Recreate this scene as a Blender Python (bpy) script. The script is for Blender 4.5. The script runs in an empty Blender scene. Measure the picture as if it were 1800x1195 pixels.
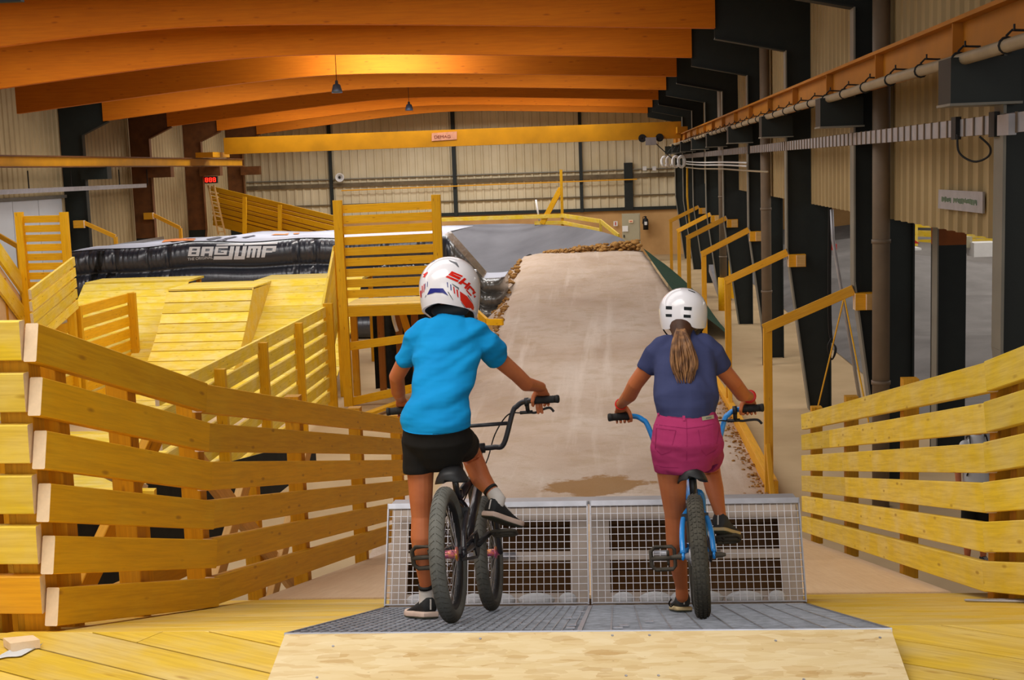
import bpy, bmesh, math, random
from mathutils import Vector, Matrix
from mathutils.bvhtree import BVHTree
V = Vector
R = math.radians
rnd = random.Random(7)
SC = bpy.context.scene
COL = SC.collection

# ---------------------------------------------------------------- camera
F = 2350.0                                   # focal length in pixels of an 1800 px wide frame
CX, CY = 900.0, 597.5
CAM = V((0, 0, 4.5))                         # the start hill: eye 4.5 m above the hall floor
def _cam_axes():
    a = V(((1067 - CX) / F, (CY - 289) / F, -1)).normalized()     # hall axis (+Y) seen by the camera
    h = V((1, 0.034, 0))
    u = h.cross(a).normalized()                                    # world up seen by the camera
    x = a.cross(u).normalized()
    return Matrix((x, a, u))                                       # camera -> world
CR = _cam_axes()
cam = bpy.data.objects.new('camera', bpy.data.cameras.new('camera'))
COL.objects.link(cam)
cam.data.sensor_width = 36
cam.data.lens = 36 * F / 1800
cam.data.clip_end = 300
cam.matrix_world = Matrix.Translation(CAM) @ CR.to_4x4()
SC.camera = cam
def ray(px, py):
    return CR @ V(((px - CX) / F, (CY - py) / F, -1))
def P(px, py, d):
    r = ray(px, py)
    return CAM + r * (d / r.y)
def PX(px, py, x):
    r = ray(px, py)
    return CAM + r * (x / r.x)
def PZ(px, py, z):
    r = ray(px, py)
    return CAM + r * ((z - CAM.z) / r.z)

# ---------------------------------------------------------------- light
SC.view_settings.view_transform = 'Standard'
SC.view_settings.look = 'None'
SC.view_settings.gamma = 1
SC.view_settings.use_curve_mapping = False
SC.view_settings.exposure = 0.0
SC.cycles.use_denoising = True
SC.cycles.max_bounces = 6
SC.cycles.sample_clamp_indirect = 4
w = bpy.data.worlds.new('world'); SC.world = w; w.use_nodes = True
w.node_tree.nodes['Background'].inputs[0].default_value = (0.92, 0.96, 1.0, 1)
w.node_tree.nodes['Background'].inputs[1].default_value = 0.45
def area(name, loc, rot, sx, sy, power, color=(1, 0.95, 0.88)):
    l = bpy.data.lights.new(name, 'AREA'); l.shape = 'RECTANGLE'; l.size = sx; l.size_y = sy
    l.energy = power; l.color = color
    o = bpy.data.objects.new(name, l); COL.objects.link(o); o.location = loc; o.rotation_euler = rot
    return o
# rows of roof lights between the glulam beams
for y, pw in ((7.9, 230), (14.4, 330), (20.9, 430), (27.3, 620), (40.3, 850), (53.3, 960), (59.8, 950)):
    area('roof_light', (-7.2, y, 7.75), (0, 0, 0), 15, 2.8, pw, (1, 0.985, 0.965))
area('ridge_light', (-6.0, 34.9, 7.55), (R(62), 0, 0), 2.2, 0.5, 260)
# unseen overhead fill added to brighten the start platform
l = area('platform_fill', (-2.2, 3.2, 7.6), (R(6), R(-8), 0), 6, 3, 180); l.data.spread = R(130)
# frontal fill added behind the camera to brighten the near planks
area('rear_fill', (2.0, -7, 6.0), (R(68), 0, 0), 12, 4, 340, (1, 0.97, 0.93))
# the neighbouring hall has its own roof lights
area('hall_light', (15, 40, 7.5), (0, 0, 0), 12, 40, 2600)

# ---------------------------------------------------------------- materials
def lin(c):
    return tuple((x / 255 / 12.92 if x <= 10 else ((x / 255 + 0.055) / 1.055) ** 2.4) for x in c) + (1,)
class Nt:
    def __init__(s, name):
        s.m = bpy.data.materials.new(name); s.m.use_nodes = True
        s.t = s.m.node_tree; s.b = s.t.nodes['Principled BSDF']
    def n(s, typ, **kw):
        x = s.t.nodes.new(typ)
        for k, v in kw.items():
            if k in x.inputs.keys(): x.inputs[k].default_value = v
            else: setattr(x, k, v)
        return x
    def l(s, a, b): s.t.links.new(a, b)
    def ramp(s, fac, stops):
        r = s.n('ShaderNodeValToRGB'); e = r.color_ramp.elements
        while len(e) < len(stops): e.new(0.5)
        for x, (p, c) in zip(e, stops): x.position = p; x.color = c
        s.l(fac, r.inputs[0]); return r.outputs[0]
    def mix(s, fac, a, b, mode='MIX'):
        x = s.n('ShaderNodeMix', data_type='RGBA', blend_type=mode)
        for i, q in ((0, fac), (6, a), (7, b)):
            if hasattr(q, 'links'): s.l(q, x.inputs[i])
            else: x.inputs[i].default_value = q
        return x.outputs[2]
    def coord(s, scale=(1, 1, 1), which='Object'):
        tc = s.n('ShaderNodeTexCoord'); mp = s.n('ShaderNodeMapping')
        mp.inputs['Scale'].default_value = scale
        s.l(tc.outputs[which], mp.inputs[0]); return mp.outputs[0]
    def noise(s, vec, scale=5, detail=4, rough=0.55):
        x = s.n('ShaderNodeTexNoise', Scale=scale, Detail=detail, Roughness=rough); s.l(vec, x.inputs['Vector']); return x.outputs[0]
    def bump(s, h, strength, dist=0.01):
        x = s.n('ShaderNodeBump', Strength=strength, Distance=dist); s.l(h, x.inputs['Height']); s.l(x.outputs[0], s.b.inputs['Normal'])
    def set(s, rough=0.6, metal=0.0, spec=0.5, coat=0.0):
        s.b.inputs['Roughness'].default_value = rough; s.b.inputs['Metallic'].default_value = metal
        s.b.inputs['Specular IOR Level'].default_value = spec; s.b.inputs['Coat Weight'].default_value = coat
BLACK = (0, 0, 0, 1); WHITE = (1, 1, 1, 1)
def plain(name, c, rough=0.6, metal=0.0, amt=0.12, scale=6.0, bump=0.0, bscale=40.0, spec=0.4, coat=0.0, c2=None, stretch=(1, 1, 1)):
    k = Nt(name); c = lin(c)
    vec = k.coord(stretch)
    no = k.noise(vec, scale)
    c2 = lin(c2) if c2 else tuple(x * (1 - 2.2 * amt) for x in c[:3]) + (1,)
    k.l(k.ramp(no, ((0.3, c2), (0.68, c))), k.b.inputs['Base Color'])
    k.set(rough, metal, spec, coat)
    if bump: k.bump(k.noise(vec, bscale, 3), bump)
    return k.m
def wood(name, c, pale, dark, wear=0.5, knots=0.8, rough=0.62, big=1.0):
    k = Nt(name)
    inf = k.n('ShaderNodeObjectInfo')
    tc = k.n('ShaderNodeTexCoord')
    ad = k.n('ShaderNodeVectorMath', operation='ADD'); mu = k.n('ShaderNodeVectorMath', operation='SCALE'); mu.inputs[3].default_value = 1.0
    cb = k.n('ShaderNodeCombineXYZ'); k.l(inf.outputs['Random'], cb.inputs[0]); k.l(inf.outputs['Random'], cb.inputs[2])
    mu.inputs[3].default_value = 37.0; k.l(cb.outputs[0], mu.inputs[0])
    k.l(tc.outputs['Object'], ad.inputs[0]); k.l(mu.outputs[0], ad.inputs[1])
    def mp(s):
        x = k.n('ShaderNodeMapping'); x.inputs['Scale'].default_value = s; k.l(ad.outputs[0], x.inputs[0]); return x.outputs[0]
    grain = k.noise(mp((1.2 * big, 30 * big, 30 * big)), 2.2, 6, 0.65)
    blotch = k.noise(mp((2.4 * big, 4 * big, 4 * big)), 1.3, 4, 0.55)
    c, pale, dark = lin(c), lin(pale), lin(dark)
    x = k.mix(k.ramp(blotch, ((0.62 - 0.3 * wear, BLACK), (0.86 - 0.2 * wear, (wear, wear, wear, 1)))), c, pale)
    x = k.mix(k.ramp(grain, ((0.36, (0.3, 0.3, 0.3, 1)), (0.6, BLACK))), x, dark)
    vo = k.n('ShaderNodeTexVoronoi', Scale=1.0); k.l(mp((3.4 * big, 13 * big, 13 * big)), vo.inputs['Vector'])
    x = k.mix(k.ramp(vo.outputs['Distance'], ((0.05, (knots, knots, knots, 1)), (0.15, BLACK))), x, dark)
    hs = k.n('ShaderNodeHueSaturation'); k.l(x, hs.inputs['Color'])
    mr = k.n('ShaderNodeMapRange'); mr.inputs[3].default_value = 0.86; mr.inputs[4].default_value = 1.12
    k.l(inf.outputs['Random'], mr.inputs[0]); k.l(mr.outputs[0], hs.inputs['Value'])
    k.l(hs.outputs[0], k.b.inputs['Base Color'])
    k.set(rough, 0, 0.3); k.bump(grain, 0.15, 0.004)
    return k.m
M = {}
M['fence'] = wood('yellow_stained_plank', (232, 172, 4), (236, 190, 44), (170, 112, 8), 0.45)
M['fence2'] = wood('yellow_worn_plank', (240, 204, 44), (240, 214, 130), (176, 130, 30), 0.75)
M['post'] = wood('ochre_post', (214, 150, 10), (226, 180, 60), (140, 85, 10), 0.4)
M['rail'] = wood('orange_yellow_rail', (230, 165, 30), (236, 185, 80), (170, 100, 20), 0.4, 0.4)
M['deck'] = wood('yellow_deck_board', (230, 192, 58), (228, 204, 136), (165, 115, 30), 0.8, 0.6)
M['kick'] = wood('yellow_ramp_board', (240, 208, 60), (242, 222, 150), (175, 130, 30), 0.7, 0.6)
M['endgrain'] = plain('sawn_end_grain', (236, 208, 172), 0.7, amt=0.06, scale=30)
M['ply'] = wood('birch_plywood', (222, 192, 156), (232, 206, 172), (196, 160, 120), 0.6, 0.1)
M['raw'] = wood('raw_pine', (214, 170, 104), (226, 190, 136), (150, 100, 50), 0.5)
M['darkplank'] = wood('shade_dark_plank', (92, 62, 30), (110, 76, 40), (60, 38, 16), 0.4)  # brown boards darkened in colour for the shade inside the gate openings
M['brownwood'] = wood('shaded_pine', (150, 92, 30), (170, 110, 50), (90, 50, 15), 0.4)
M['glulam'] = wood('glulam_timber', (208, 114, 0), (216, 126, 6), (160, 76, 0), 0.4, 0.8, 0.75, 0.55)
M['steelblk'] = plain('dark_painted_steel', (27, 34, 31), 0.55, 0, 0.15, 3)
M['rust'] = plain('rust_primer_steel', (112, 66, 26), 0.6, 0, 0.2, 3)
M['flange'] = plain('grey_steel_edge', (132, 128, 116), 0.5, 0, 0.1, 2)
M['pipe'] = plain('grey_brown_pipe', (126, 108, 88), 0.55, 0, 0.12, 2)
M['conduit'] = plain('pale_conduit', (160, 142, 112), 0.5, 0, 0.1, 3)
M['crane'] = plain('yellow_crane_paint', (208, 142, 8), 0.45, 0, 0.1, 1.5)
M['railpaint'] = plain('ochre_rail_paint', (182, 114, 6), 0.5, 0, 0.12, 1.5)
M['rustbright'] = plain('orange_rust_primer', (176, 92, 16), 0.6, 0, 0.15, 3)
M['clad'] = plain('beige_cladding', (176, 152, 106), 0.6, 0, 0.08, 0.6, c2=(154, 130, 86))
M['cladback'] = plain('grey_beige_cladding', (222, 208, 176), 0.6, 0, 0.1, 0.35, c2=(196, 178, 140))
M['cladleft'] = plain('left_cladding', (186, 164, 122), 0.6, 0, 0.1, 0.35, c2=(150, 128, 90))
M['panelwall'] = plain('tan_wall_board', (204, 160, 104), 0.8, 0, 0.08, 0.8, c2=(178, 136, 84))
M['dirtband'] = plain('dusty_girt', (120, 104, 78), 0.8, 0, 0.2, 2)
M['sheet'] = plain('white_door_panel', (212, 214, 216), 0.5, 0, 0.04, 1)
M['roof'] = plain('roof_deck', (110, 66, 20), 0.8, 0, 0.1, 1)
M['floor'] = plain('dusty_concrete', (206, 178, 136), 0.9, 0, 0.1, 0.45, 0.25, 12, c2=(176, 148, 108))
M['asphalt'] = plain('grey_asphalt', (128, 124, 122), 0.9, 0, 0.1, 0.7, 0.3, 60, c2=(104, 100, 98))
M['berm'] = plain('berm_coating', (116, 115, 120), 0.85, 0, 0.1, 0.5, 0.2, 50, c2=(96, 95, 100))
M['galv'] = plain('galvanised_steel', (182, 184, 194), 0.38, 0.7, 0.08, 14)
M['galvwire'] = plain('bright_galvanised_wire', (224, 224, 232), 0.4, 0.25, 0.05, 14)
M['gateframe'] = plain('dusty_gate_frame', (186, 172, 162), 0.55, 0.15, 0.08, 6)
M['galvfloor'] = plain('worn_floor_grating_steel', (196, 200, 210), 0.35, 0.7, 0.2, 20)
M['galvdull'] = plain('dull_galvanised_steel', (178, 176, 180), 0.5, 0.5, 0.08, 6)
M['black'] = plain('matt_black', (22, 22, 22), 0.6, 0, 0.1, 5)
M['cable'] = plain('black_cable', (26, 24, 22), 0.6)
M['white'] = plain('white_plastic', (226, 224, 222), 0.4, 0, 0.03, 4)
M['green'] = plain('green_net', (36, 78, 56), 0.9, 0, 0.2, 20, 0.6, 90)
M['bagblk'] = None
M['baggrey'] = plain('bag_grey_canvas', (198, 201, 216), 0.6, 0, 0.06, 1.2)
M['orange'] = plain('orange_print', (240, 150, 90), 0.6)
M['cabinet'] = plain('grey_cabinet', (166, 158, 132), 0.5, 0, 0.05, 2)
M['red'] = plain('red_paint', (196, 36, 26), 0.45, 0, 0.05)
M['foam'] = plain('white_foam', (214, 216, 222), 0.6, 0, 0.06, 12)
M['netshade'] = plain('dark_net_and_shade', (30, 32, 26), 0.9, 0, 0.3, 8)  # tower netting; also the painted shade behind the left fence
def glow(name, c, s):
    k = Nt(name); k.b.inputs['Base Color'].default_value = BLACK
    k.b.inputs['Emission Color'].default_value = c; k.b.inputs['Emission Strength'].default_value = s; return k.m
M['led'] = glow('red_led', (1, 0.02, 0.01, 1), 3)
def dirt_mat():
    k = Nt('packed_dirt'); k.set(0.95, 0, 0.2)
    v = k.coord()
    a = k.noise(v, 0.35, 6, 0.6); b = k.noise(v, 2.3, 6, 0.65)
    st = k.n('ShaderNodeMapping'); st.inputs['Scale'].default_value = (3.2, 0.18, 1); k.l(v, st.inputs[0])
    tr = k.noise(st.outputs[0], 1.0, 4)
    x = k.ramp(a, ((0.32, lin((184, 160, 140))), (0.5, lin((200, 178, 159))), (0.7, lin((212, 195, 180)))))
    x = k.mix(k.ramp(b, ((0.36, (0.45, 0.45, 0.45, 1)), (0.52, BLACK))), x, lin((180, 154, 124)))
    x = k.mix(k.ramp(tr, ((0.55, BLACK), (0.72, (0.5, 0.5, 0.5, 1)))), x, lin((226, 210, 196)))
    ge = k.n('ShaderNodeNewGeometry'); mp = k.n('ShaderNodeMapping', vector_type='TEXTURE')      # damp brown soil trodden in at the foot of the ramp
    mp.inputs['Location'].default_value = (-0.25, 18.3, 0.06); mp.inputs['Scale'].default_value = (1.5, 1.3, 5); k.l(ge.outputs['Position'], mp.inputs[0])
    ln = k.n('ShaderNodeVectorMath', operation='LENGTH'); k.l(mp.outputs[0], ln.inputs[0])
    ad = k.n('ShaderNodeMath', operation='ADD'); k.l(ln.outputs['Value'], ad.inputs[0]); k.l(k.noise(ge.outputs['Position'], 2.4, 5, 0.65), ad.inputs[1])
    x = k.mix(k.ramp(ad.outputs[0], ((0.9, (0.9, 0.9, 0.9, 1)), (1.0, BLACK))), x, lin((158, 118, 70)))
    k.l(x, k.b.inputs['Base Color']); k.bump(k.noise(v, 5, 8, 0.7), 0.6, 0.06)
    return k.m
M['dirt'] = dirt_mat()
M['soil'] = plain('loose_brown_soil', (176, 132, 72), 0.95, 0, 0.15, 3, 1.0, 9, c2=(140, 98, 48))
def osb_mat():
    k = Nt('osb_board'); k.set(0.7, 0, 0.3)
    v = k.coord()
    def flakes(ang, s):
        m = k.n('ShaderNodeMapping'); m.inputs['Rotation'].default_value = (0, 0, ang); m.inputs['Scale'].default_value = s; k.l(v, m.inputs[0])
        wv = k.noise(m.outputs[0], 1, 2); ad = k.n('ShaderNodeVectorMath', operation='ADD'); k.l(m.outputs[0], ad.inputs[0]); k.l(wv, ad.inputs[1])
        vo = k.n('ShaderNodeTexVoronoi', Scale=1.0); k.l(ad.outputs[0], vo.inputs['Vector']); return vo.outputs['Color'], vo.outputs['Distance']
    c1, d1 = flakes(0.35, (12, 48, 20)); c2, d2 = flakes(-0.9, (10, 52, 20))
    bw1 = k.n('ShaderNodeRGBToBW'); k.l(c1, bw1.inputs[0]); bw2 = k.n('ShaderNodeRGBToBW'); k.l(c2, bw2.inputs[0])
    x = k.ramp(bw1.outputs[0], ((0.1, lin((188, 152, 98))), (0.3, lin((214, 188, 138))), (0.8, lin((226, 204, 160)))))
    y = k.ramp(bw2.outputs[0], ((0.1, lin((198, 166, 110))), (0.5, lin((218, 196, 148))), (0.9, lin((226, 208, 168)))))
    x = k.mix(0.5, x, y)
    big = k.noise(v, 2.0, 3)
    x = k.mix(k.ramp(big, ((0.56, BLACK), (0.8, (0.4, 0.4, 0.4, 1)))), x, lin((206, 168, 106)))
    sp = k.noise(k.coord((40, 90, 40)), 1.0, 2)
    x = k.mix(k.ramp(sp, ((0.74, BLACK), (0.78, (0.7, 0.7, 0.7, 1)))), x, lin((130, 90, 50)))
    k.l(x, k.b.inputs['Base Color']); k.bump(bw1.outputs[0], 0.12, 0.003)
    return k.m
M['osb'] = osb_mat()

# ---------------------------------------------------------------- geometry helpers
WM = {}                                        # world matrix of every object made here
def put(o, parent, m):
    COL.objects.link(o); WM[o] = m
    if parent is None: o.matrix_world = m
    else:
        o.parent = parent; o.matrix_basis = WM[parent].inverted() @ m
    return o
def tag(o, label=None, cat=None, group=None, kind=None):
    if label: o['label'] = label
    if cat: o['category'] = cat
    if group: o['group'] = group
    if kind: o['kind'] = kind
    return o
def thing(name, label, cat, loc, group=None, rot=None):
    o = bpy.data.objects.new(name, None); o.empty_display_size = 0.1
    m = Matrix.Translation(V(loc))
    if rot is not None: m = m @ rot.to_4x4()
    put(o, None, m); tag(o, label, cat, group); return o
class MB:
    """collects vertices and faces in world space"""
    def __init__(s): s.v = []; s.f = []
    def quad_grid(s, rows, closed_u=False, closed_v=False, cap0=False, cap1=False):
        b = len(s.v); n = len(rows[0]); m = len(rows)
        for r in rows: s.v += [V(p) for p in r]
        for i in range(m if closed_v else m - 1):
            for j in range(n if closed_u else n - 1):
                i2 = (i + 1) % m; j2 = (j + 1) % n
                s.f.append((b + i * n + j, b + i * n + j2, b + i2 * n + j2, b + i2 * n + j))
        if cap0: s.f.append(tuple(b + j for j in range(n))[::-1])
        if cap1: s.f.append(tuple(b + (m - 1) * n + j for j in range(n)))
        return s
    def box(s, c, size, rot=None):
        x, y, z = (q / 2 for q in size); c = V(c); b = len(s.v)
        pts = [V(p) for p in ((-x, -y, -z), (x, -y, -z), (x, y, -z), (-x, y, -z), (-x, -y, z), (x, -y, z), (x, y, z), (-x, y, z))]
        s.v += [c + (rot @ p if rot else p) for p in pts]
        s.f += [tuple(b + i for i in q) for q in ((3, 2, 1, 0), (4, 5, 6, 7), (0, 1, 5, 4), (1, 2, 6, 5), (2, 3, 7, 6), (3, 0, 4, 7))]
        return s
    def bar(s, a, b, w, h, up=V((0, 0, 1))):
        a, b = V(a), V(b); m = frame(a, b, up)
        return s.box((a + b) / 2, ((b - a).length, w, h), m)
    def prism(s, poly, d):
        """polygon (list of 3-D points) thickened by vector d"""
        b = len(s.v); n = len(poly); d = V(d)
        s.v += [V(p) for p in poly] + [V(p) + d for p in poly]
        s.f.append(tuple(b + i for i in range(n))[::-1]); s.f.append(tuple(b + n + i for i in range(n)))
        for i in range(n): j = (i + 1) % n; s.f.append((b + i, b + j, b + n + j, b + n + i))
        return s
    def tube(s, path, r, n=10, caps=True, ref=None, closed=False, flat=1.0):
        path = [V(p) for p in path]; m = len(path)
        rs = r if isinstance(r, (list, tuple)) else [r] * m
        t = [((path[(i + 1) % m] if closed else path[min(i + 1, m - 1)]) - (path[i - 1] if (closed or i) else path[0])).normalized() for i in range(m)]
        u = ref.copy() if ref is not None else (V((0, 0, 1)) if abs(t[0].z) < 0.9 else V((1, 0, 0)))
        rows = []
        for i in range(m):
            u = (u - t[i] * u.dot(t[i])).normalized(); vv = t[i].cross(u)
            rr = rs[i]; ra, rb = rr if isinstance(rr, tuple) else (rr, rr * flat)
            rows.append([path[i] + (u * math.cos(q) * ra + vv * math.sin(q) * rb) for q in (2 * math.pi * k / n for k in range(n))])
        return s.quad_grid(rows, closed_u=True, closed_v=closed, cap0=caps and not closed, cap1=caps and not closed)
    def capsule(s, path, rs, n=14, ref=None):
        """tapered limb with rounded ends"""
        path = [V(p) for p in path]
        pr = [r if isinstance(r, tuple) else (r, r) for r in rs]
        d0 = (path[0] - path[1]).normalized(); d1 = (path[-1] - path[-2]).normalized()
        pa, ra = [], []
        for k in (0.98, 0.8, 0.45):
            c = math.sqrt(1 - k * k); q = sum(pr[0]) / 2; pa.append(path[0] + d0 * q * k); ra.append((pr[0][0] * c, pr[0][1] * c))
        pb, rb = [], []
        for k in (0.45, 0.8, 0.98):
            c = math.sqrt(1 - k * k); q = sum(pr[-1]) / 2; pb.append(path[-1] + d1 * q * k); rb.append((pr[-1][0] * c, pr[-1][1] * c))
        return s.tube(pa + path + pb, ra + pr + rb, n, True, ref)
    def ball(s, c, r, n=12, m=8, rot=None):
        c = V(c); rx, ry, rz = r if isinstance(r, tuple) else (r, r, r); rows = []
        for i in range(m + 1):
            t = math.pi * (i + 0.02) / (m + 0.04)
            rows.append([c + (rot @ q if rot else q) for q in (V((rx * math.sin(t) * math.cos(p), ry * math.sin(t) * math.sin(p), rz * math.cos(t))) for p in (2 * math.pi * k / n for k in range(n)))])
        return s.quad_grid(rows, closed_u=True, cap0=True, cap1=True)
    def lathe(s, a, axis, prof, n=24):
        """revolve (distance along axis, radius) pairs"""
        a = V(a); axis = V(axis).normalized(); u = axis.orthogonal().normalized(); vv = axis.cross(u)
        rows = [[a + axis * t + (u * math.cos(q) + vv * math.sin(q)) * r for q in (2 * math.pi * k / n for k in range(n))] for t, r in prof]
        return s.quad_grid(rows, closed_u=True)
    def build(s, name, mat, parent=None, smooth=False, label=None, cat=None, group=None, kind=None, recalc=True, origin=None, fix=None):
        me = bpy.data.meshes.new(name)
        if parent is None:
            if origin is None:
                xs = [p.x for p in s.v]; ys = [p.y for p in s.v]; zs = [p.z for p in s.v]
                origin = V(((min(xs) + max(xs)) / 2, (min(ys) + max(ys)) / 2, min(zs)))
            mw = Matrix.Translation(origin)
        else: mw = WM[parent].copy()
        inv = mw.inverted()
        me.from_pydata([inv @ p for p in s.v], [], s.f)
        if recalc:
            bm = bmesh.new(); bm.from_mesh(me); bmesh.ops.recalc_face_normals(bm, faces=bm.faces); bm.to_mesh(me); bm.free()
        if isinstance(mat, (list, tuple)):
            for q in mat: me.materials.append(q)
        else: me.materials.append(mat)
        if smooth: me.polygons.foreach_set('use_smooth', [True] * len(me.polygons))
        if smooth == 'auto': me.set_sharp_from_angle(angle=R(40))
        o = bpy.data.objects.new(name, me)
        put(o, parent, mw); tag(o, label, cat, group, kind); return o
def frame(a, b, up=V((0, 0, 1))):
    x = (V(b) - V(a)).normalized(); y = V(up).cross(x)
    if y.length < 1e-4: y = V((0, 1, 0)).cross(x) if abs(x.y) < 0.9 else V((1, 0, 0)).cross(x)
    y.normalize(); z = x.cross(y)
    return Matrix((x, y, z)).transposed()
PM = {}
def plank_mesh(l, wd, h, mat, endmat=None):
    """board with lightly chamfered long edges, centred on its middle, length along x; its own end grain"""
    key = (round(l, 2), round(wd, 3), round(h, 3), mat.name, bool(endmat))
    if key in PM: return PM[key]
    l, wd, h = key[:3]; c = min(0.0035, wd * 0.2, h * 0.2)
    y, z, x = wd / 2, h / 2, l / 2
    pr = [(-y + c, -z), (y - c, -z), (y, -z + c), (y, z - c), (y - c, z), (-y + c, z), (-y, z - c), (-y, -z + c)]
    me = bpy.data.meshes.new('plank')
    vs = [(-x, a, b) for a, b in pr] + [(x, a, b) for a, b in pr]
    fs = [tuple(range(8))[::-1], tuple(range(8, 16))] + [(i, (i + 1) % 8, 8 + (i + 1) % 8, 8 + i) for i in range(8)]
    me.from_pydata(vs, [], fs); me.materials.append(mat)
    if endmat: me.materials.append(endmat); me.polygons[0].material_index = 1; me.polygons[1].material_index = 1
    PM[key] = me; return me
def plank(name, a, b, wd, h, mat, parent=None, up=V((0, 0, 1)), end=None, label=None, kind=None):
    a, b = V(a), V(b)
    me = plank_mesh((b - a).length, wd, h, mat, end)
    o = bpy.data.objects.new(name, me)
    put(o, parent, Matrix.Translation((a + b) / 2) @ frame(a, b, up).to_4x4())
    return tag(o, label, kind=kind)
def lerp(a, b, t): return V(a) * (1 - t) + V(b) * t
def smoothpath(pts, n=6):
    """Catmull-Rom through points"""
    pts = [V(p) for p in pts]; out = []
    for i in range(len(pts) - 1):
        p0, p1, p2, p3 = pts[max(i - 1, 0)], pts[i], pts[i + 1], pts[min(i + 2, len(pts) - 1)]
        for k in range(n):
            t = k / n
            out.append(0.5 * (2 * p1 + (p2 - p0) * t + (2 * p0 - 5 * p1 + 4 * p2 - p3) * t * t + (3 * p1 - p0 - 3 * p2 + p3) * t ** 3))
    return out + [pts[-1]]
def bvh_of(o):
    me = o.data; m = WM[o]
    return BVHTree.FromPolygons([m @ v.co for v in me.vertices], [tuple(p.vertices) for p in me.polygons])
def stick(polys, bvh, off, to_px, cuts=2):
    """print flat shapes on a surface: each vertex is carried along the viewing ray to the surface it lies on"""
    bm = bmesh.new()
    for poly in polys:
        bm.faces.new([bm.verts.new((x, y, 0)) for x, y in poly])
    bmesh.ops.triangulate(bm, faces=bm.faces)
    if cuts: bmesh.ops.subdivide_edges(bm, edges=bm.edges, cuts=cuts, use_grid_fill=True)
    bmesh.ops.triangulate(bm, faces=bm.faces)
    mb = MB(); idx = {}
    for v in bm.verts:
        px, py = to_px(v.co.x, v.co.y); r = ray(px, py).normalized()
        hit, nor, _, _ = bvh.ray_cast(CAM, r)
        if hit is None: continue
        if nor.dot(r) > 0: nor = -nor
        idx[v.index if v.index >= 0 else id(v)] = len(mb.v); mb.v.append(hit + nor * off)
        v.tag = True; v.index = len(mb.v) - 1
    for f in bm.faces:
        if all(v.tag for v in f.verts): mb.f.append(tuple(v.index for v in f.verts))
    bm.free(); return mb
def ident(x, y): return x, y
def text_polys(s):
    """outline faces of a line of lettering in the built-in font, height about 0.7"""
    cu = bpy.data.curves.new('t', 'FONT'); cu.body = s; o = bpy.data.objects.new('t', cu); COL.objects.link(o)
    dg = bpy.context.evaluated_depsgraph_get(); me = bpy.data.meshes.new_from_object(o.evaluated_get(dg))
    out = [[(me.vertices[i].co.x, me.vertices[i].co.y) for i in p.vertices] for p in me.polygons]
    bpy.data.objects.remove(o); bpy.data.curves.remove(cu); bpy.data.meshes.remove(me); return out
def corrugated(a, b, z0, z1, pitch, depth, n):
    """trapezoid ribbed sheet from a to b, ribs standing out along n"""
    a, b, n = V(a), V(b), V(n); L = (b - a).length; e = (b - a).normalized(); pts = []
    k = 0
    while k * pitch < L:
        s = k * pitch
        for t, dd in ((0, 0), (0.62, 0), (0.7, depth), (0.92, depth)):
            if s + t * pitch <= L: pts.append(a + e * (s + t * pitch) + n * dd)
        k += 1
    pts.append(b)
    z0 = z0 if callable(z0) else (lambda p, q=z0: q)
    mb = MB(); mb.quad_grid([[V((p.x, p.y, z0(p))) for p in pts], [V((p.x, p.y, z1)) for p in pts]]); return mb
from mathutils import noise as mnoise
# ================================================================ the hall
S = dict(kind='structure')
HALL0, BAY = 17.6, 6.5
COLS = [HALL0 + BAY * k for k in range(-1, 8)]          # 11.1 ... 63.1
BACK = 66.5
MB().box((0, 30, -0.1), (60, 84, 0.2)).build('floor', M['floor'], **S)
def slab(name, a, b, mat): MB().box((V(a) + V(b)) / 2, [abs(q) for q in (V(b) - V(a))]).build(name, mat, **S)
slab('ceiling', (-19.4, -4, 8.0), (26, 71, 8.12), M['roof'])
# back wall: tan board below, ribbed sheets above
wb = MB().box((-7.3, BACK + 0.12, 1.15), (24, 0.2, 2.3)).build('wall_back', M['panelwall'], **S)
xs = [-19.2, -13.05, -6.9, -0.75, 4.3]
for a, b in zip(xs, xs[1:]):
    corrugated((a, BACK, 0), (b, BACK, 0), 2.3, 8.0, 0.41, 0.05, (0, -1, 0)).build('cladding_sheet', M['cladback'], wb)
for px, wd in ((583, 0.16), (800, 0.18), (1022, 0.16), (1105, 0.42)):
    p = P(px, 330, BACK - 0.12)
    MB().box((p.x, BACK - 0.14, 3.4 if wd > 0.3 else 5.1), (wd, 0.16, 2.3 if wd > 0.3 else 5.8)).build('wall_post', M['steelblk'], wb)
for z, h, mt in ((3.92, 0.2, 'dirtband'), (2.3, 0.16, 'steelblk'), (2.95, 0.06, 'dirtband'), (4.22, 0.05, 'flange')):
    MB().box((-7.4, BACK - 0.1, z), (23.4, 0.12, h)).build('wall_girt', M[mt], wb)
# left wall
wl = MB().box((-18.4, 48, 4.0), (0.1, 38, 8.0)).build('wall_left', M['cladleft'], **S)
for a, b in zip([30.4] + [c for c in COLS if c > 31] + [], [c for c in COLS if c > 31] + [BACK]):
    corrugated((-18.08, a, 0), (-18.08, b, 0), 0.0, 8.0, 0.36, 0.04, (1, 0, 0)).build('cladding_sheet', M['cladleft'], wl)
dr = thing('door_1', None, None, (-18.0, 41.2, 0)); dr['kind'] = 'structure'
for k in range(3):
    MB().box((-17.98, 37.6 + 1.85 * k + 0.9, 2.0), (0.08, 1.82, 4.0)).build('door_panel', M['sheet'], dr)
MB().box((-17.94, 40.4, 4.06), (0.14, 6.0, 0.1)).build('door_rail', M['flange'], dr)
# neighbouring hall on the right
slab('wall_right', (24.0, 4, 0), (24.2, 71, 8), M['cladleft'])
slab('wall_far', (4.4, 70.5, 0), (24.2, 70.7, 8), M['panelwall'])
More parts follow.
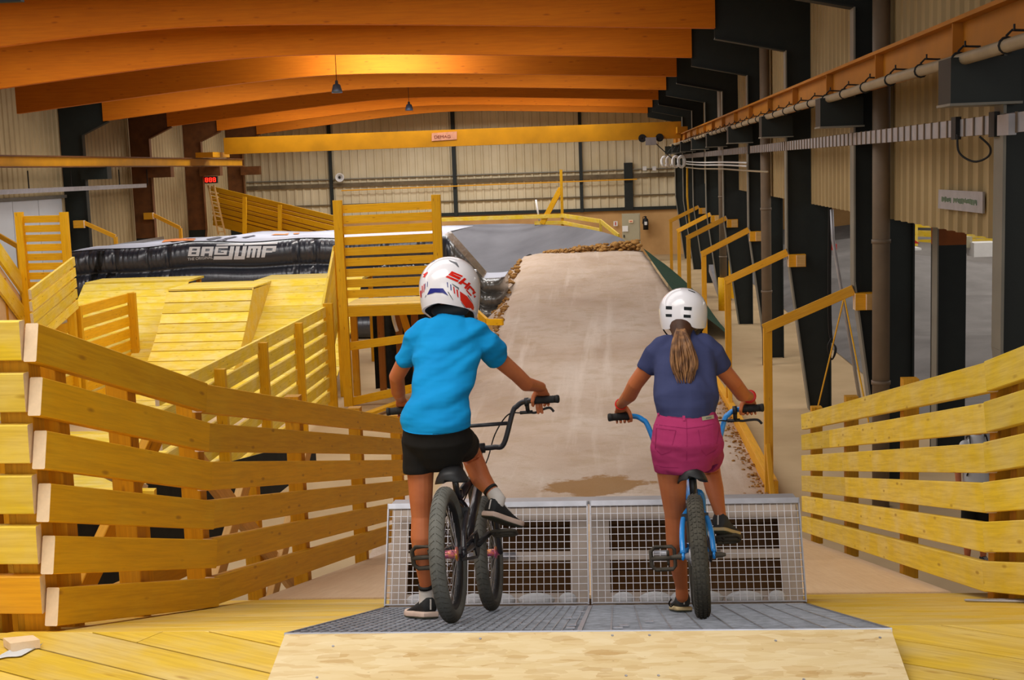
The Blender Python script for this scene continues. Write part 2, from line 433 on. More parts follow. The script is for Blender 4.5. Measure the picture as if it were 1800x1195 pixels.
# ribbed sheets hanging between the right-hand columns
wp = thing('wall_partition', None, None, (3.7, 38, 3.7)); wp['kind'] = 'structure'
for a, b in zip(COLS, COLS[1:] + [BACK]):
    corrugated((3.6, a + 0.05, 0), (3.6, b - 0.05, 0), 3.69, 8.0, 0.37, 0.04, (-1, 0, 0)).build('cladding_sheet', M['clad'], wp)

# ---- steel columns with haunches, glulam beams
def flange(path, d, wd, mat, par, th=0.024, name='flange'):
    mb = MB()
    for (x0, z0), (x1, z1) in zip(path, path[1:]):
        mb.bar((x0, d, z0), (x1, d, z1), wd, th, V((0.6, 0, 0.8)))
    return mb.build(name, mat, par)
for i, d in enumerate(COLS):
    c = thing('steel_column', ['dark steel column cropped by the right edge above the yellow fence', 'dark steel column with a round pipe on it, nearest to the first handrail', 'dark tapered steel column that the second handrail block is fixed to', 'dark steel column with the third handrail block', 'dark steel column with the fourth handrail block', 'dark steel column with the fifth handrail block behind the yellow guard', 'dark steel column with the sixth and farthest handrail block', 'dark steel column near the cable coils by the back wall', 'last dark steel column, in the corner of the back wall'][i], 'column', (3.7, d, 0), 'steel columns along the right side')
    top = [(3.53, 0), (3.9, 0), (3.9, 7.98), (1.93, 7.98), (1.93, 6.62), (3.15, 6.36), (3.15, 2.9)]
    MB().prism([(x, d - 0.012, z) for x, z in top], (0, 0.024, 0)).build('web', M['steelblk'], c)
    flange([(3.53, 0), (3.15, 2.9), (3.15, 6.36)], d, 0.26, M['flange'], c)
    flange([(3.15, 6.36), (1.93, 6.62)], d, 0.24, M['steelblk'], c, name='haunch_flange')
    flange([(3.9, 0), (3.9, 7.9)], d, 0.24, M['steelblk'], c)
    MB().box((2.98, d, 5.06), (0.54, 0.4, 0.36)).build('crane_bracket', M['steelblk'], c)
    MB().box((2.98, d, 4.875), (0.56, 0.44, 0.02)).build('bracket_plate', M['flange'], c)
for i, d in enumerate([c for c in COLS if c > 40]):
    c = thing('steel_column', ['dark green steel column of the left wall beside the white door', 'rust brown and green left wall column behind the second small handrail', 'rust brown left wall column below the red display', 'dark column in the left corner of the back wall'][i], 'column', (-18.5, d, 0), 'steel columns along the left wall')
    w1 = M['steelblk'] if i == 0 else M['rust']
    MB().prism([(x, d - 0.012, z) for x, z in ((-17.25, 2.3), (-18.03, 2.3), (-18.03, 7.98), (-16.36, 7.98), (-16.36, 6.45), (-17.25, 6.05))], (0, 0.024, 0)).build('web', w1, c)
    MB().prism([(x, d - 0.012, z) for x, z in ((-17.25, 2.3), (-18.03, 2.3), (-18.03, 0), (-17.6, 0))], (0, 0.024, 0)).build('web', M['steelblk'], c)
    flange([(-17.6, 0), (-17.25, 2.3), (-17.25, 6.05), (-16.36, 6.45)], d, 0.24, w1, c)
    MB().box((-16.9, d, 4.78), (0.9, 0.4, 0.4)).build('crane_bracket', w1, c)
def beam_z(x):
    s = abs(x + 7.25); k = 0.056 if x > -7.25 else 0.1
    return 7.2 - k * (math.sqrt(s * s + 4.8) - 2.19)
for i, d in enumerate(COLS):
    n = 40; xs = [-16.5 + (1.94 + 16.5) * k / n for k in range(n + 1)]
    mb = MB()
    mb.quad_grid([[V((x, d + q, z)) for x in xs for z in (zf(x),)] for q, zf in ((-0.1, lambda x: 8.0), (-0.1, lambda x: beam_z(x) + 0.008), (-0.092, beam_z), (0.092, beam_z), (0.1, lambda x: beam_z(x) + 0.008), (0.1, lambda x: 8.0))])
    for k in (0, n):
        x = xs[k]; z = beam_z(x); b = len(mb.v)
        mb.v += [V((x, d - 0.1, z)), V((x, d + 0.1, z)), V((x, d + 0.1, 8)), V((x, d - 0.1, 8))]; mb.f.append((b, b + 1, b + 2, b + 3))
    tag(mb.build('glulam_beam', M['glulam']), ['orange glulam roof beam right above the platform, out at the top', 'orange glulam roof beam along the very top of the picture', 'broad orange glulam beam with its lower edge arching below the top one', 'orange glulam beam just before the lit ridge', 'brightly lit orange glulam beam behind the lamp at the ridge', 'orange glulam beam second behind the lit ridge', 'orange glulam beam third behind the lit ridge', 'orange glulam beam just before the yellow crane bridge', 'farthest orange glulam beam beside the back wall'][i], 'beam', 'glulam roof beams across the hall')
for i, d in enumerate((17.15, 29.5, PX(1271, 450, 3.42).y)):
    t = thing('downpipe', ['round grey brown downpipe on the nearest right column, running floor to roof', 'round grey downpipe behind the first handrail post', 'grey downpipe with a yellow painted foot'][i], 'pipe', (3.42, d, 0))
    x = 3.42
    MB().tube([(x, d, 0.0 if i < 2 else 1.0), (x, d, 7.95)], 0.11, 16).build('pipe', M['pipe'], t, True)
    if i == 2: MB().tube([(x, d, 0), (x, d, 1.0)], 0.16, 16).build('painted_foot', M['fence'], t, True)
    for z in (1.6, 3.4, 5.6): MB().tube([(x, d, z), (x, d, z + 0.05)], 0.122, 16).build('pipe_clip', M['pipe'], t, True)

# ---- crane runway on the right
t = thing('crane_rail', 'yellow steel crane rail running along the right columns', 'crane rail', (3.0, 33, 5.25))
MB().box((3.0, 33.5, 5.59), (0.22, 55, 0.035)).build('flange', M['railpaint'], t)
MB().box((3.0, 33.5, 5.27), (0.22, 55, 0.035)).build('flange', M['railpaint'], t)
MB().box((3.0, 33.5, 5.43), (0.02, 55, 0.3)).build('web', M['railpaint'], t)
k = 8.4
while k < 60:
    MB().box((2.95, k, 5.43), (0.09, 0.025, 0.3)).build('stiffener', M['railpaint'], t); k += 3.25
t = thing('conduit_pipe', 'pale grey conduit pipe hung in front of the yellow crane rail', 'pipe', (2.84, 33, 5.2))
MB().tube([(2.82, 6.0 + q, 5.235 + 0.006 * math.sin(q)) for q in range(0, 55)], 0.05, 12).build('pipe', M['conduit'], t, True)
k = 7.2
while k < 50:
    MB().tube([(2.99, k, 5.33), (2.86, k + 0.02, 5.34), (2.82, k + 0.02, 5.30)], 0.009, 6).tube([(2.82 + 0.055 * math.cos(a), k, 5.235 + 0.055 * math.sin(a)) for a in (2 * math.pi * j / 12 for j in range(12))], 0.01, 6, closed=True).tube([(2.87, k, 5.335), (2.87, k, 5.38)], 0.008, 6).build('hanger', M['black'], t); k += 1.3
t = thing('cable_tray', 'grey ribbed cable tray running below the crane rail', 'cable tray', (3.15, 33, 4.64))
MB().box((3.16, 33.5, 4.715), (0.05, 50, 0.15)).build('tray', M['galvdull'], t)
mb = MB(); k = 8.8
while k < 58: mb.box((3.13, k, 4.715), (0.02, 0.02, 0.16)); k += 0.3
mb.build('tray_rib', M['pipe'], t, kind='stuff')
for d in (12.35, 11.15, 30.0): MB().box((3.12, d, 4.715), (0.05, 0.16, 0.2)).build('clamp', M['black'], t)
t = thing('junction_box', 'grey junction box on the cable tray with a hanging cable loop', 'junction box', (3.1, 10.9, 4.6))
MB().box((3.1, 10.75, 4.7), (0.06, 0.3, 0.16)).build('box', M['galvdull'], t)
lp = smoothpath([P(1683, 236, 11.2), P(1686, 268, 11.2), P(1712, 284, 11.1), P(1737, 275, 11.0), P(1740, 258, 10.95), P(1722, 240, 10.95)], 6)
MB().tube(lp, 0.009, 8).build('cable_loop', M['cable'], t, True)
# sign on the ribbed wall
sg = thing('sign', 'small grey metal sign with faded green lettering on the ribbed wall', 'sign', (3.66, 13.9, 4.1))
a, b, c_, e = (PX(px, py, 3.545) for px, py in ((1653, 333), (1731, 337), (1731, 375), (1652, 366)))
MB().prism([a, b, c_, e], (-0.02, 0, 0)).build('plate', M['galvdull'], sg)
mb = MB(); r2 = random.Random(3)
gm = plain('faded_green_ink', (98, 134, 84), 0.7)
for u in [0.1 + 0.026 * q for q in range(31)]:
    if 0.31 < u < 0.38: continue
    p0 = lerp(a, b, u); p1 = lerp(e, c_, u); h0 = 0.34 + r2.random() * 0.08; h1 = 0.56 + r2.random() * 0.1
    q0 = lerp(p0, p1, h0); q1 = lerp(p0, p1, h1); mb.bar(q0 + V((-0.023, 0, 0)), q1 + V((-0.023, 0, 0)), 0.012, 0.004, V((1, 0, 0)))
mb.build('lettering', gm, sg)
# ---- crane runway on the left, bridge crane
t = thing('crane_rail', 'brownish crane rail along the left wall', 'crane rail', (-16.6, 45, 4.98))
for z, wd, h in ((5.3, 0.24, 0.04), (4.99, 0.24, 0.04), (5.14, 0.03, 0.28)):
    MB().box((-16.6, 44.5, z), (wd, 32, h)).build('flange' if h < 0.1 else 'web', M['rust'] if h < 0.1 else M['crane'], t)
t = thing('cable_tray', 'grey cable tray on the left wall under the rail', 'cable tray', (-17.2, 42, 4.2))
MB().box((-17.2, 42.2, 4.3), (0.06, 14, 0.14)).build('tray', M['galvdull'], t)
for d in (39, 42.2, 46.5, 49.4): MB().box((-17.2, d, 4.6), (0.03, 0.03, 0.6)).build('hanger', M['black'], t)
t = thing('bridge_crane', 'long yellow bridge crane beam spanning the hall', 'crane', (-6.2, 54, 5.4))
g = MB().box((-6.25, 54, 5.76), (18.4, 0.5, 0.66)).build('girder', M['crane'], t)
MB().box((-16.0, 54, 5.42), (0.7, 2.4, 0.2)).build('end_carriage', M['crane'], t)
MB().box((2.95, 54, 5.74), (0.4, 2.4, 0.24)).build('end_carriage', M['crane'], t)
ho = MB().box((1.75, 53.7, 5.35), (0.42, 0.3, 0.3)).build('hoist', M['galvdull'], t)
for x in (1.42, 2.1): MB().lathe((x, 53.66, 5.48), (0, 1, 0), ((0, 0.02), (0, 0.16), (0.12, 0.16), (0.12, 0.02)), 16).build('wheel', M['black'], ho)
bv = BVHTree.FromPolygons([V((-16, 53.75, 5)), V((4, 53.75, 5)), V((4, 53.75, 7)), V((-16, 53.75, 7))], [(0, 1, 2, 3)])
ps = MB().prism([P(px, py, 53.74) for px, py in ((759, 234), (803, 231), (803, 245), (759, 248))], (0, -0.012, 0)).build('name_plate', plain('pale_red_plate', (226, 158, 124), 0.6), g)
tp = text_polys('DEMAG')
stick(tp, bv, 0.03, lambda x, y: (763 + 8.6 * x, 243.3 - 7.2 * y - 0.3 * x), 0).build('lettering', plain('dark_red_ink', (128, 40, 20), 0.6), ps)
MB().tube([(1.9, 53.6, 5.3), (2.3, 53.5, 4.9), (2.6, 53.4, 4.6)], 0.02, 6).build('hoist_cable', M['cable'], t)
# ---- lamps, display, bits on the back wall
for i, (px, py, d) in enumerate(((592, 153, 33.2), (719, 187, 46.0))):
    p = P(px, py, d)
    t = thing('pendant_lamp', ['small blue grey pendant lamp at the lit ridge', 'smaller pendant lamp hanging below the farther beams'][i], 'lamp', p - V((0, 0, 0.15)), 'pendant lamps under the roof')
    MB().lathe(p + V((0, 0, 0.16)), (0, 0, -1), ((0, 0.01), (0.0, 0.035), (0.08, 0.04), (0.1, 0.09), (0.24, 0.13), (0.3, 0.135), (0.29, 0.12), (0.12, 0.06)), 16).build('shade', plain('blue_grey_lamp', (120, 138, 168), 0.35, 0.4) if i == 0 else bpy.data.materials['blue_grey_lamp'], t, True)
    MB().tube([p + V((0, 0, 0.16)), V((p.x, p.y, 8.0))], 0.008, 6).build('cord', M['cable'], t)
p = P(10, 0, 17.45)
MB().box((p.x, 17.4, p.z + 0.08), (0.5, 0.1, 0.24)).build('junction_box', M['black'], label='small dark box on the beam in the top left corner', cat='box')
t = thing('led_display', 'black display with glowing red digits above the far ramp wall', 'display', P(370, 322, 57))
a = P(370, 316, 57)
MB().box(a, (0.62, 0.14, 0.3)).build('case', M['black'], t)
MB().box(a + V((0, -0.02, 0.2)), (0.72, 0.3, 0.05)).build('canopy', M['sheet'], t)
SEG = {'0': 'abcdef', '8': 'abcdefg', '1': 'bc', '3': 'abcdg', '6': 'acdefg', '9': 'abcdfg'}
def digit(mb, ch, o, wd, h, th):
    q = {'a': ((0, h), (wd, h)), 'b': ((wd, h), (wd, h / 2)), 'c': ((wd, h / 2), (wd, 0)), 'd': ((0, 0), (wd, 0)), 'e': ((0, h / 2), (0, 0)), 'f': ((0, h), (0, h / 2)), 'g': ((0, h / 2), (wd, h / 2))}
    for s in SEG[ch]:
        (x0, z0), (x1, z1) = q[s]; mb.bar(o + V((x0, 0, z0)), o + V((x1, 0, z1)), 0.01, th, V((1, 0, 0)) if s in 'bcef' else V((0, 0, 1)))
mb = MB()
for k, ch in enumerate('888'): digit(mb, ch, a + V((-0.2 + 0.17 * k, -0.075, -0.08)), 0.1, 0.16, 0.035)
mb.build('digits', M['led'], t)
t = thing('wall_speaker', 'small round white horn on the back wall', 'speaker', P(597, 312, 66.3) - V((0, 0, 0.2)))
p = P(597, 312, 66.2)
MB().lathe(p, (0.2, -1, 0), ((-0.1, 0.06), (0.0, 0.1), (0.2, 0.2), (0.24, 0.22), (0.2, 0.17), (0.05, 0.07)), 20).build('horn', M['white'], t, True)
MB().ball(p + V((0.02, -0.12, 0)), 0.06, 10, 6).build('driver', M['black'], t, True)
MB().tube([P(1120, 315, 66.1), P(900, 323, 66.1), P(600, 335, 66.1)], 0.03, 8).build('wall_pipe', M['rail'], label='thin orange pipe running along the back wall', cat='pipe')
t = thing('cabinet', 'grey electrical cabinet against the tan wall at the far end', 'cabinet', P(1109, 448, 62))
a, b = P(1093, 376, 62), P(1126, 440, 62); yc = 62.0
MB().box(((a.x + b.x) / 2, yc, (a.z + 0.05) / 2), (b.x - a.x, 0.5, a.z - 0.05)).build('body', M['cabinet'], t)
MB().box(((a.x + b.x) / 2, yc - 0.26, (a.z + 0.3) / 2), (b.x - a.x - 0.08, 0.03, a.z - 0.4)).build('door', M['cabinet'], t)
p = P(1099, 402, yc - 0.3); MB().box(p, (0.26, 0.02, 0.26)).build('white_label', M['white'], t)
p = P(1109, 389, yc - 0.3); MB().box(p, (0.2, 0.02, 0.14)).build('warning_label', M['endgrain'], t); MB().box(p + V((0, -0.015, 0)), (0.12, 0.01, 0.03)).build('red_line', M['red'], t)
p = P(1097, 415, yc - 0.3); MB().box(p, (0.05, 0.04, 0.12)).build('handle', M['black'], t)
p = P(1082, 393, 66.3); t = thing('wall_sign', 'tiny white sign with a red mark left of the cabinet', 'sign', p)
MB().box(p, (0.2, 0.02, 0.24)).build('plate', M['white'], t); MB().box(p + V((0, -0.015, 0)), (0.05, 0.01, 0.16)).build('red_mark', M['red'], t)
p = P(1135, 393, 66.2); t = thing('fire_extinguisher', 'small dark fire extinguisher on the wall right of the cabinet', 'extinguisher', p - V((0, 0, 0.3)))
MB().lathe(p + V((0, 0, -0.3)), (0, 0, 1), ((0, 0.01), (0, 0.13), (0.5, 0.13), (0.58, 0.05), (0.66, 0.05), (0.66, 0.01)), 14).build('bottle', M['black'], t, True)
MB().box(p + V((0, -0.14, 0.02)), (0.13, 0.02, 0.16)).build('label', M['white'], t)
MB().tube([p + V((0, 0, 0.36)), p + V((-0.12, -0.05, 0.34)), p + V((-0.15, -0.08, 0.0))], 0.02, 6).build('hose', M['cable'], t)
for i, px in enumerate((1168, 1177, 1188, 1198)):
    p = PX(px, 284, 2.4 + 0.13 * i)
    t = thing('cable_coil', ['white cable coil, leftmost of those by the crane end', 'white cable coil, second of those by the crane end', 'white cable coil, third of those by the crane end', 'white cable coil, rightmost of those by the crane end'][i], 'cable coil', p - V((0, 0, 0.26)), 'cable coils near the back wall')
    MB().tube([p + V((0.17 * math.cos(a) * 0.7, 0.06 * math.sin(3 * a), 0.2 * math.sin(a))) for a in (2 * math.pi * j / 20 for j in range(20))], 0.055, 8, closed=True).build('coil', M['white'], t, True)
    MB().tube([p + V((0, 0, 0.2)), V((2.86, p.y, 5.28))], 0.012, 6).build('hanger', M['cable'], t)
for i, (y0, y1, mt) in enumerate(((284, 286, 'white'), (288, 292, 'white'), (294, 300, 'conduit'))):
    MB().tube(smoothpath([PX(1206, y0, 3.0), PX(1230, (y0 * 3 + y1) / 4 + 1, 3.0), PX(1270, (y0 + y1) / 2, 3.0), PX(1312, y1, 3.05), PX(1350, y1 + 2 if i == 2 else y1, 3.1)][:5 if i == 2 else 4], 5), 0.02, 6).build('cable', M[mt], None, True, ['upper of the pale cables strung along the far right columns', 'middle of the pale cables strung along the far right columns', 'lowest and longest yellowish pipe strung along the far right columns'][i], 'cable')
MB().tube([PX(1208, 295, 3.0), PX(1208, 345, 3.0), PX(1212, 392, 3.0)], 0.035, 8).build('gas_pipe', M['fence'], None, True, 'thin vertical yellow pipe near the far right corner', 'pipe')
for i, (x, lb) in enumerate(((1133, 'white electrical fitting, leftmost below the crane hoist'), (1150, 'white electrical fitting, rightmost below the crane hoist'))):
    MB().box(P(x, 296, 65.8), (0.18, 0.2, 0.2)).build('wall_fitting', M['white'], None, False, lb, 'fitting')
# ---- yellow timber handrails tied to the columns
posts = [(1349, 574.5), (1279, 492), (1237, 445), (1210, 417), (1193, 405), (1179, 388)]
blocks = [(1501, 513), (1385, 446), (1317, 406), (1277, 385), (1249, 378), (1228, 365)]
lb = ['nearest yellow timber handrail, its post by the steel start gate', 'yellow timber handrail second along the right of the track', 'yellow timber handrail third along the right of the track', 'yellow timber handrail fourth along the right of the track', 'yellow timber handrail fifth along the right of the track', 'farthest yellow timber handrail on the right, near the net']
for i, (p, q) in enumerate(zip(posts, blocks)):
    d = COLS[i + 1] + 0.25; a = P(*p, d); b = P(*q, d - 0.35)
    t = thing('handrail', lb[i], 'handrail', (a.x, a.y, 0), 'timber handrails beside the track')
    plank('post', (a.x, a.y, 0), a, 0.11, 0.11, M['rail'], t, V((0, 1, 0)))
    plank('rail', a + V((-0.04, 0, -0.02)), b + V((0, 0, 0.03)), 0.1, 0.13, M['rail'], t, end=M['endgrain'])
    plank('block', b + V((0.0, -0.02, -0.12)), b + V((0.3, -0.02, -0.12)), 0.18, 0.22, M['rail'], t, end=M['endgrain'])
    plank('block', b + V((0.13, -0.14, -0.12)), b + V((0.28, -0.14, -0.12)), 0.08, 0.2, M['raw'], t, end=M['endgrain'])
    if i < 2: plank('brace', (a.x - 0.02, a.y - 0.08, 0.7), (a.x - 0.02, a.y - 0.62, 0.02), 0.06, 0.1, M['rail'], t)
for i, (q, p, d) in enumerate((((147, 391), (203, 416), 43.4), ((268, 377), (317, 401), 49.9), ((-40, 392), (33, 434), 36.9))):
    a, b = P(*p, d), P(*q, d)
    t = thing('handrail', ['yellow handrail on the left wall below the first dark column', 'small yellow handrail on the left wall behind the airbag', 'yellow handrail running out at the left edge by the white door'][i], 'handrail', (a.x, a.y, 0), 'timber handrails along the left wall')
    plank('post', (a.x, a.y, 0), a, 0.11, 0.11, M['rail'], t, V((0, 1, 0)))
    plank('rail', a, b, 0.1, 0.13, M['rail'], t, end=M['endgrain'])
    plank('block', b + V((-0.3, -0.05, -0.05)), b + V((0.05, -0.05, -0.05)), 0.18, 0.25, M['rail'], t, end=M['endgrain'])
for i, (top, l, r, d) in enumerate((((1281, 424), (1281, 524), (1295, 525), 42.6), ((1256, 434), (1257, 470), (1266, 478), 49.6))):
    MB().prism([P(*q, d) for q in (top, r, l)], (0, 0.05, 0)).build('column_guard', M['fence'], None, False, ['tall yellow wedge shaped guard board at the fifth column', 'smaller yellow wedge guard board behind the fourth handrail'][i], 'guard board')
MB().bar(P(1251, 471, 47), P(1268, 517, 44.3), 0.2, 0.25).build('steel_bar', M['galvdull'], None, False, 'grey steel bar lying on the floor beside the yellow pipe foot', 'bar')
for i, (x1, y1, dd) in enumerate(((1436, 722, 23.85), (1527, 742, 19.5))):
    MB().bar(P(1484, 522, 20.5), P(x1, y1, dd), 0.05, 0.012, V((1, 0, 0))).build('tension_strap', M['fence'], None, False, ['yellow strap slanting down left between the two near columns', 'yellow strap slanting down right between the two near columns'][i], 'strap')
MB().tube([P(1462, 368, 22.5), P(1464, 420, 22.5), P(1501, 640, 22.3), P(1515, 724, 23.4)], 0.03, 8).build('steel_pole', M['galvdull'], None, True, 'thin grey pole slanting between the two near columns', 'pole')
mb = MB()
for k in range(3): mb.tube(smoothpath([P(1457 + k * 2, 264, 22.7), P(1457 + k * 2, 380, 22.7), P(1456 + k * 2, 500, 22.7), P(1458 + 2 * k, 588, 22.7), P(1470 - k, 612, 22.6), P(1462, 632, 22.6), P(1455 + k, 610, 22.6), P(1462, 594, 22.6)], 6), 0.012, 6)
mb.build('hanging_cable', M['cable'], None, True, 'black cables hanging in a loose loop between the near columns', 'cable')
# ---- neighbouring pump track seen between the columns
nx, ny = 34, 90; rows = []
for j in range(ny + 1):
    y = 8 + 60 * j / ny; row = []
    for i in range(nx + 1):
        x = 5.2 + 18.5 * i / nx
        z = 0.012 + max(0, min(1, (x - 5.2) / 1.6)) * (0.35 + 0.3 * math.sin(y * 0.62 + 0.22 * x) + 0.3 * math.sin(y * 0.21 - x * 0.4 + 1.0)) + max(0, (y - 50) / 12) ** 2 * 0.35
        row.append(V((x, y, max(z, 0.012))))
    rows.append(row)
MB().quad_grid(rows).build('pump_track', M['asphalt'], None, True, 'grey asphalt pump track in the neighbouring hall', 'track')
t = thing('steel_column', 'rust topped black column standing in the neighbouring hall', 'column', (4.86, 19.6, 0))
MB().box((4.86, 19.6, 1.6), (0.4, 0.4, 3.2)).build('base', M['steelblk'], t)
MB().box((4.86, 19.6, 5.6), (0.4, 0.4, 4.8)).build('shaft', M['rustbright'], t)
MB().box((4.64, 19.45, 4), (0.02, 0.3, 8.0)).build('flange', M['flange'], t)
t = thing('barrier', 'yellow timber barrier at the far side of the neighbouring pump track', 'barrier', P(1690, 440, 56))
for y0, y1 in ((394, 398), (410, 414), (427, 424)):
    plank('rail', P(1600, y0, 57), P(1770, y1, 55), 0.06, 0.26, M['fence2'], t)
for px in (1610, 1648, 1712, 1742): plank('post', P(px, 445, 56.3), P(px, 385, 56.3), 0.12, 0.16, M['fence2'], t, V((0, 1, 0)))
for i, (x0, x1, y0, y1, d) in enumerate(((1672, 1712, 446, 436, 52), (1712, 1755, 452, 426, 51), (1690, 1709, 436, 416, 51.5), (1606, 1620, 440, 436, 52))):
    a, b = P(x0, y0, d), P(x1, y1, d)
    MB().box((a + b) / 2 + V((0, 0.5, 0)), (b.x - a.x, 1.0, abs(b.z - a.z))).build('foam_block', [M['white'], M['white'], M['cabinet'], M['white']][i], None, False, ['low white block lying beside the far pump track', 'larger white block below the far yellow barrier', 'small grey box standing in front of the far yellow barrier', 'little white block beyond the dark column in the next hall'][i], 'block')
a = P(1604, 424, 54)
MB().prism([P(1600, 428, 54), P(1617, 428, 54), P(1604, 419, 54), P(1600, 419, 54)], (0, 0.6, 0)).build('kicker_wedge', M['red'], None, False, 'small red wedge by the far barrier in the neighbouring hall', 'wedge')
a = P(1463, 434, 50)
MB().box(a, (0.3, 0.2, 0.22)).build('red_box', M['red'], None, False, 'small red box seen between the two near columns', 'box')
# ================================================================ dirt track, berm
PROF = [(15.0, 0.06), (19, 0.06), (22, 0.08), (25, 0.16), (28, 0.42), (31, 0.72), (34, 1.02), (37, 1.36), (39.5, 1.68), (41, 1.88)]
def zt(d):
    for (a, za), (b, zb) in zip(PROF, PROF[1:]):
        if a <= d <= b:
            t = (d - a) / (b - a); return za + (zb - za) * t
    return PROF[-1][1] if d > 41 else PROF[0][1]
def xr(d):
    for (a, xa), (b, xb) in zip(((15, 2.02), (24, 2.0), (30, 1.86), (35, 1.62), (41, 1.02)), ((24, 2.0), (30, 1.86), (35, 1.62), (41, 1.02))):
        pass
    k = ((15, 2.02), (24, 2.0), (30, 1.86), (35, 1.62), (41, 1.02), (60, 0.6))
    for (a, xa), (b, xb) in zip(k, k[1:]):
        if a <= d <= b: return xa + (xb - xa) * (d - a) / (b - a)
    return 2.02
rows = []
for j in range(105):
    d = 15.0 + 26.0 * j / 104; z = zt(d); row = []
    xl, xR = -2.6, xr(d)
    row.append(V((xl - 0.35 - 0.75 * z, d, -0.02)))
    row.append(V((xl - 0.2 - 0.3 * z + 0.1 * mnoise.noise((d * 1.3, 3, 0)), d, z * 0.55)))
    for i in range(23):
        x = xl + (xR - xl) * i / 22
        edge = max(0, 1 - i / 2.5) * 0.08 + max(0, 1 - (22 - i) / 2.5) * 0.03
        row.append(V((x + (0.1 * mnoise.noise((d * 1.1, 9, 0)) if i == 0 else 0), d, z - edge + 0.035 * mnoise.noise((x * 1.1, d * 0.8, 0)) + 0.012 * mnoise.noise((x * 4, d * 3, 2)))))
    row.append(V((xR + 0.06, d, max(0.0, z * 0.7 - 0.04)))); row.append(V((xR + 0.12 + 0.3 * z, d, -0.02)))
    rows.append(row)
rows.append([V((p.x, 41.6, 0)) for p in rows[-1]])
MB().quad_grid(rows).build('dirt_jump', M['dirt'], None, True, 'pale packed dirt run rising to a jump between the two riders', 'dirt track')
def clods(name, n, fn, mat, label, cat, sz):
    mb = MB()
    for k in range(n):
        p, s = fn(k); mb.ball(p, (s * rnd.uniform(0.8, 1.6), s * rnd.uniform(0.8, 1.4), s * rnd.uniform(0.5, 0.9)), 6, 4, Matrix.Rotation(rnd.random() * 6, 3, 'Z'))
    return mb.build(name, mat, None, True, label, cat, kind='stuff')
def crest(k):
    t = rnd.random(); x = -2.0 + 2.95 * t
    return V((x, 41.2 + rnd.uniform(-0.25, 0.5), 1.84 + (0.06 + 0.26 * t) * rnd.random())), 0.025 + 0.06 * rnd.random() ** 1.6 * (0.5 + t)
clods('loose_soil', 520, crest, M['soil'], 'ridge of loose brown soil on the crest of the dirt jump', 'soil', 1)
def sidel(k):
    d = rnd.uniform(30, 41); z = zt(d)
    h = rnd.random(); return V((-2.62 - 0.95 * z * (1 - h) * 0.9 - 0.05, d, z * h * 0.95)), 0.02 + 0.07 * rnd.random() ** 1.8
clods('loose_soil', 650, sidel, M['soil'], 'crumbly brown soil bank on the left side of the dirt jump', 'soil', 1)
def sider(k):
    d = rnd.uniform(16.5, 33); return V((xr(d) + 0.03 - abs(rnd.gauss(0, 0.12)), d, zt(d) + rnd.uniform(-0.03, 0.0))), 0.012 + 0.022 * rnd.random() ** 2
clods('gravel', 420, sider, M['soil'], 'crumbs of soil along the kerb board on the right of the track', 'soil', 1)
t = thing('kerb_board', 'long yellow kerb board along the right edge of the track', 'board', (2.06, 22, 0))
for a, b in ((17.8, 21.2), (21.2, 25.0), (25.0, 29.5)): plank('plank', (xr(a) + 0.12, a, 0.1), (xr(b) + 0.12, b, 0.1), 0.12, 0.2, M['rail'], t)
# green net falling from the jump edge
rows = []
for j in range(30):
    d = 34.0 + 7.4 * j / 29; z = zt(d); x0 = xr(d); row = []
    for i in range(10):
        u = i / 9; x = x0 + 0.03 + (0.55 + 0.75 * z) * u
        row.append(V((x, d, max(0.03, (z + 0.03) * (1 - u) ** 0.8 + 0.09 * abs(mnoise.noise((d * 1.5, u * 4, 0))) * min(1, 3 * u)))))
    rows.append(row)
MB().quad_grid(rows).build('green_net', M['green'], None, True, 'dark green net draped down the right side of the dirt jump', 'net')
a = P(1186, 500, 45.0); MB().box((a.x, 45, 0.32), (0.42, 0.5, 0.64)).build('concrete_block', M['cabinet'], None, False, 'grey concrete block at the foot of the green net', 'block')
# banked turn behind the jump
rim = [P(1122, 437, 43.5), P(1105, 428, 46), P(1085, 416, 50), P(1040, 404, 54), P(985, 397, 57), P(900, 393.5, 59), P(780, 397, 59.5), P(640, 404, 59.5), P(480, 412, 59)]
rim = smoothpath(rim, 6); cen = V((-7, 45, 0)); rows = []
for k in range(17):
    u = k / 16; row = []
    for p in rim:
        q = V((p.x, p.y, 0)); dirn = (cen - q); L = min(9.0, dirn.length * 0.8); dirn.normalize()
        row.append(q + dirn * L * u + V((0, 0, p.z * (1 - u) ** 2.1 + 0.01)))
    rows.append(row)
MB().quad_grid(rows).build('berm', M['berm'], None, True, 'smooth grey banked berm curving behind the dirt jump', 'berm')
t = thing('berm_railing', 'yellow timber railing along the top of the grey berm', 'railing', P(985, 397, 57.5))
for a, b in (((776, 386), (990, 379)), ((990, 379), (1056, 389)), ((1056, 389), (1088, 415))):
    plank('rail', P(*a, 59.5 if a[0] < 980 else 57.6 if a[0] < 1050 else 54.5), P(*b, 57.6 if b[0] < 1050 else 54.5 if b[0] < 1080 else 50.5), 0.06, 0.17, M['fence2'], t)
for a, b in (((940, 392), (990, 391)), ((990, 391), (1056, 405))):
    plank('rail', P(*a, 58.2 if a[0] < 980 else 57.6), P(*b, 57.6 if b[0] < 1050 else 54.5), 0.06, 0.15, M['fence2'], t)
plank('post', P(1056, 407, 54.5), P(1056, 387, 54.5), 0.12, 0.12, M['fence2'], t, V((0, 1, 0)))
plank('post', P(989, 398, 57.7), P(986, 298, 57.7), 0.12, 0.12, M['fence'], t, V((0, 1, 0)))
plank('brace', P(953, 393, 58), P(986, 331, 57.8), 0.1, 0.22, M['fence'], t)
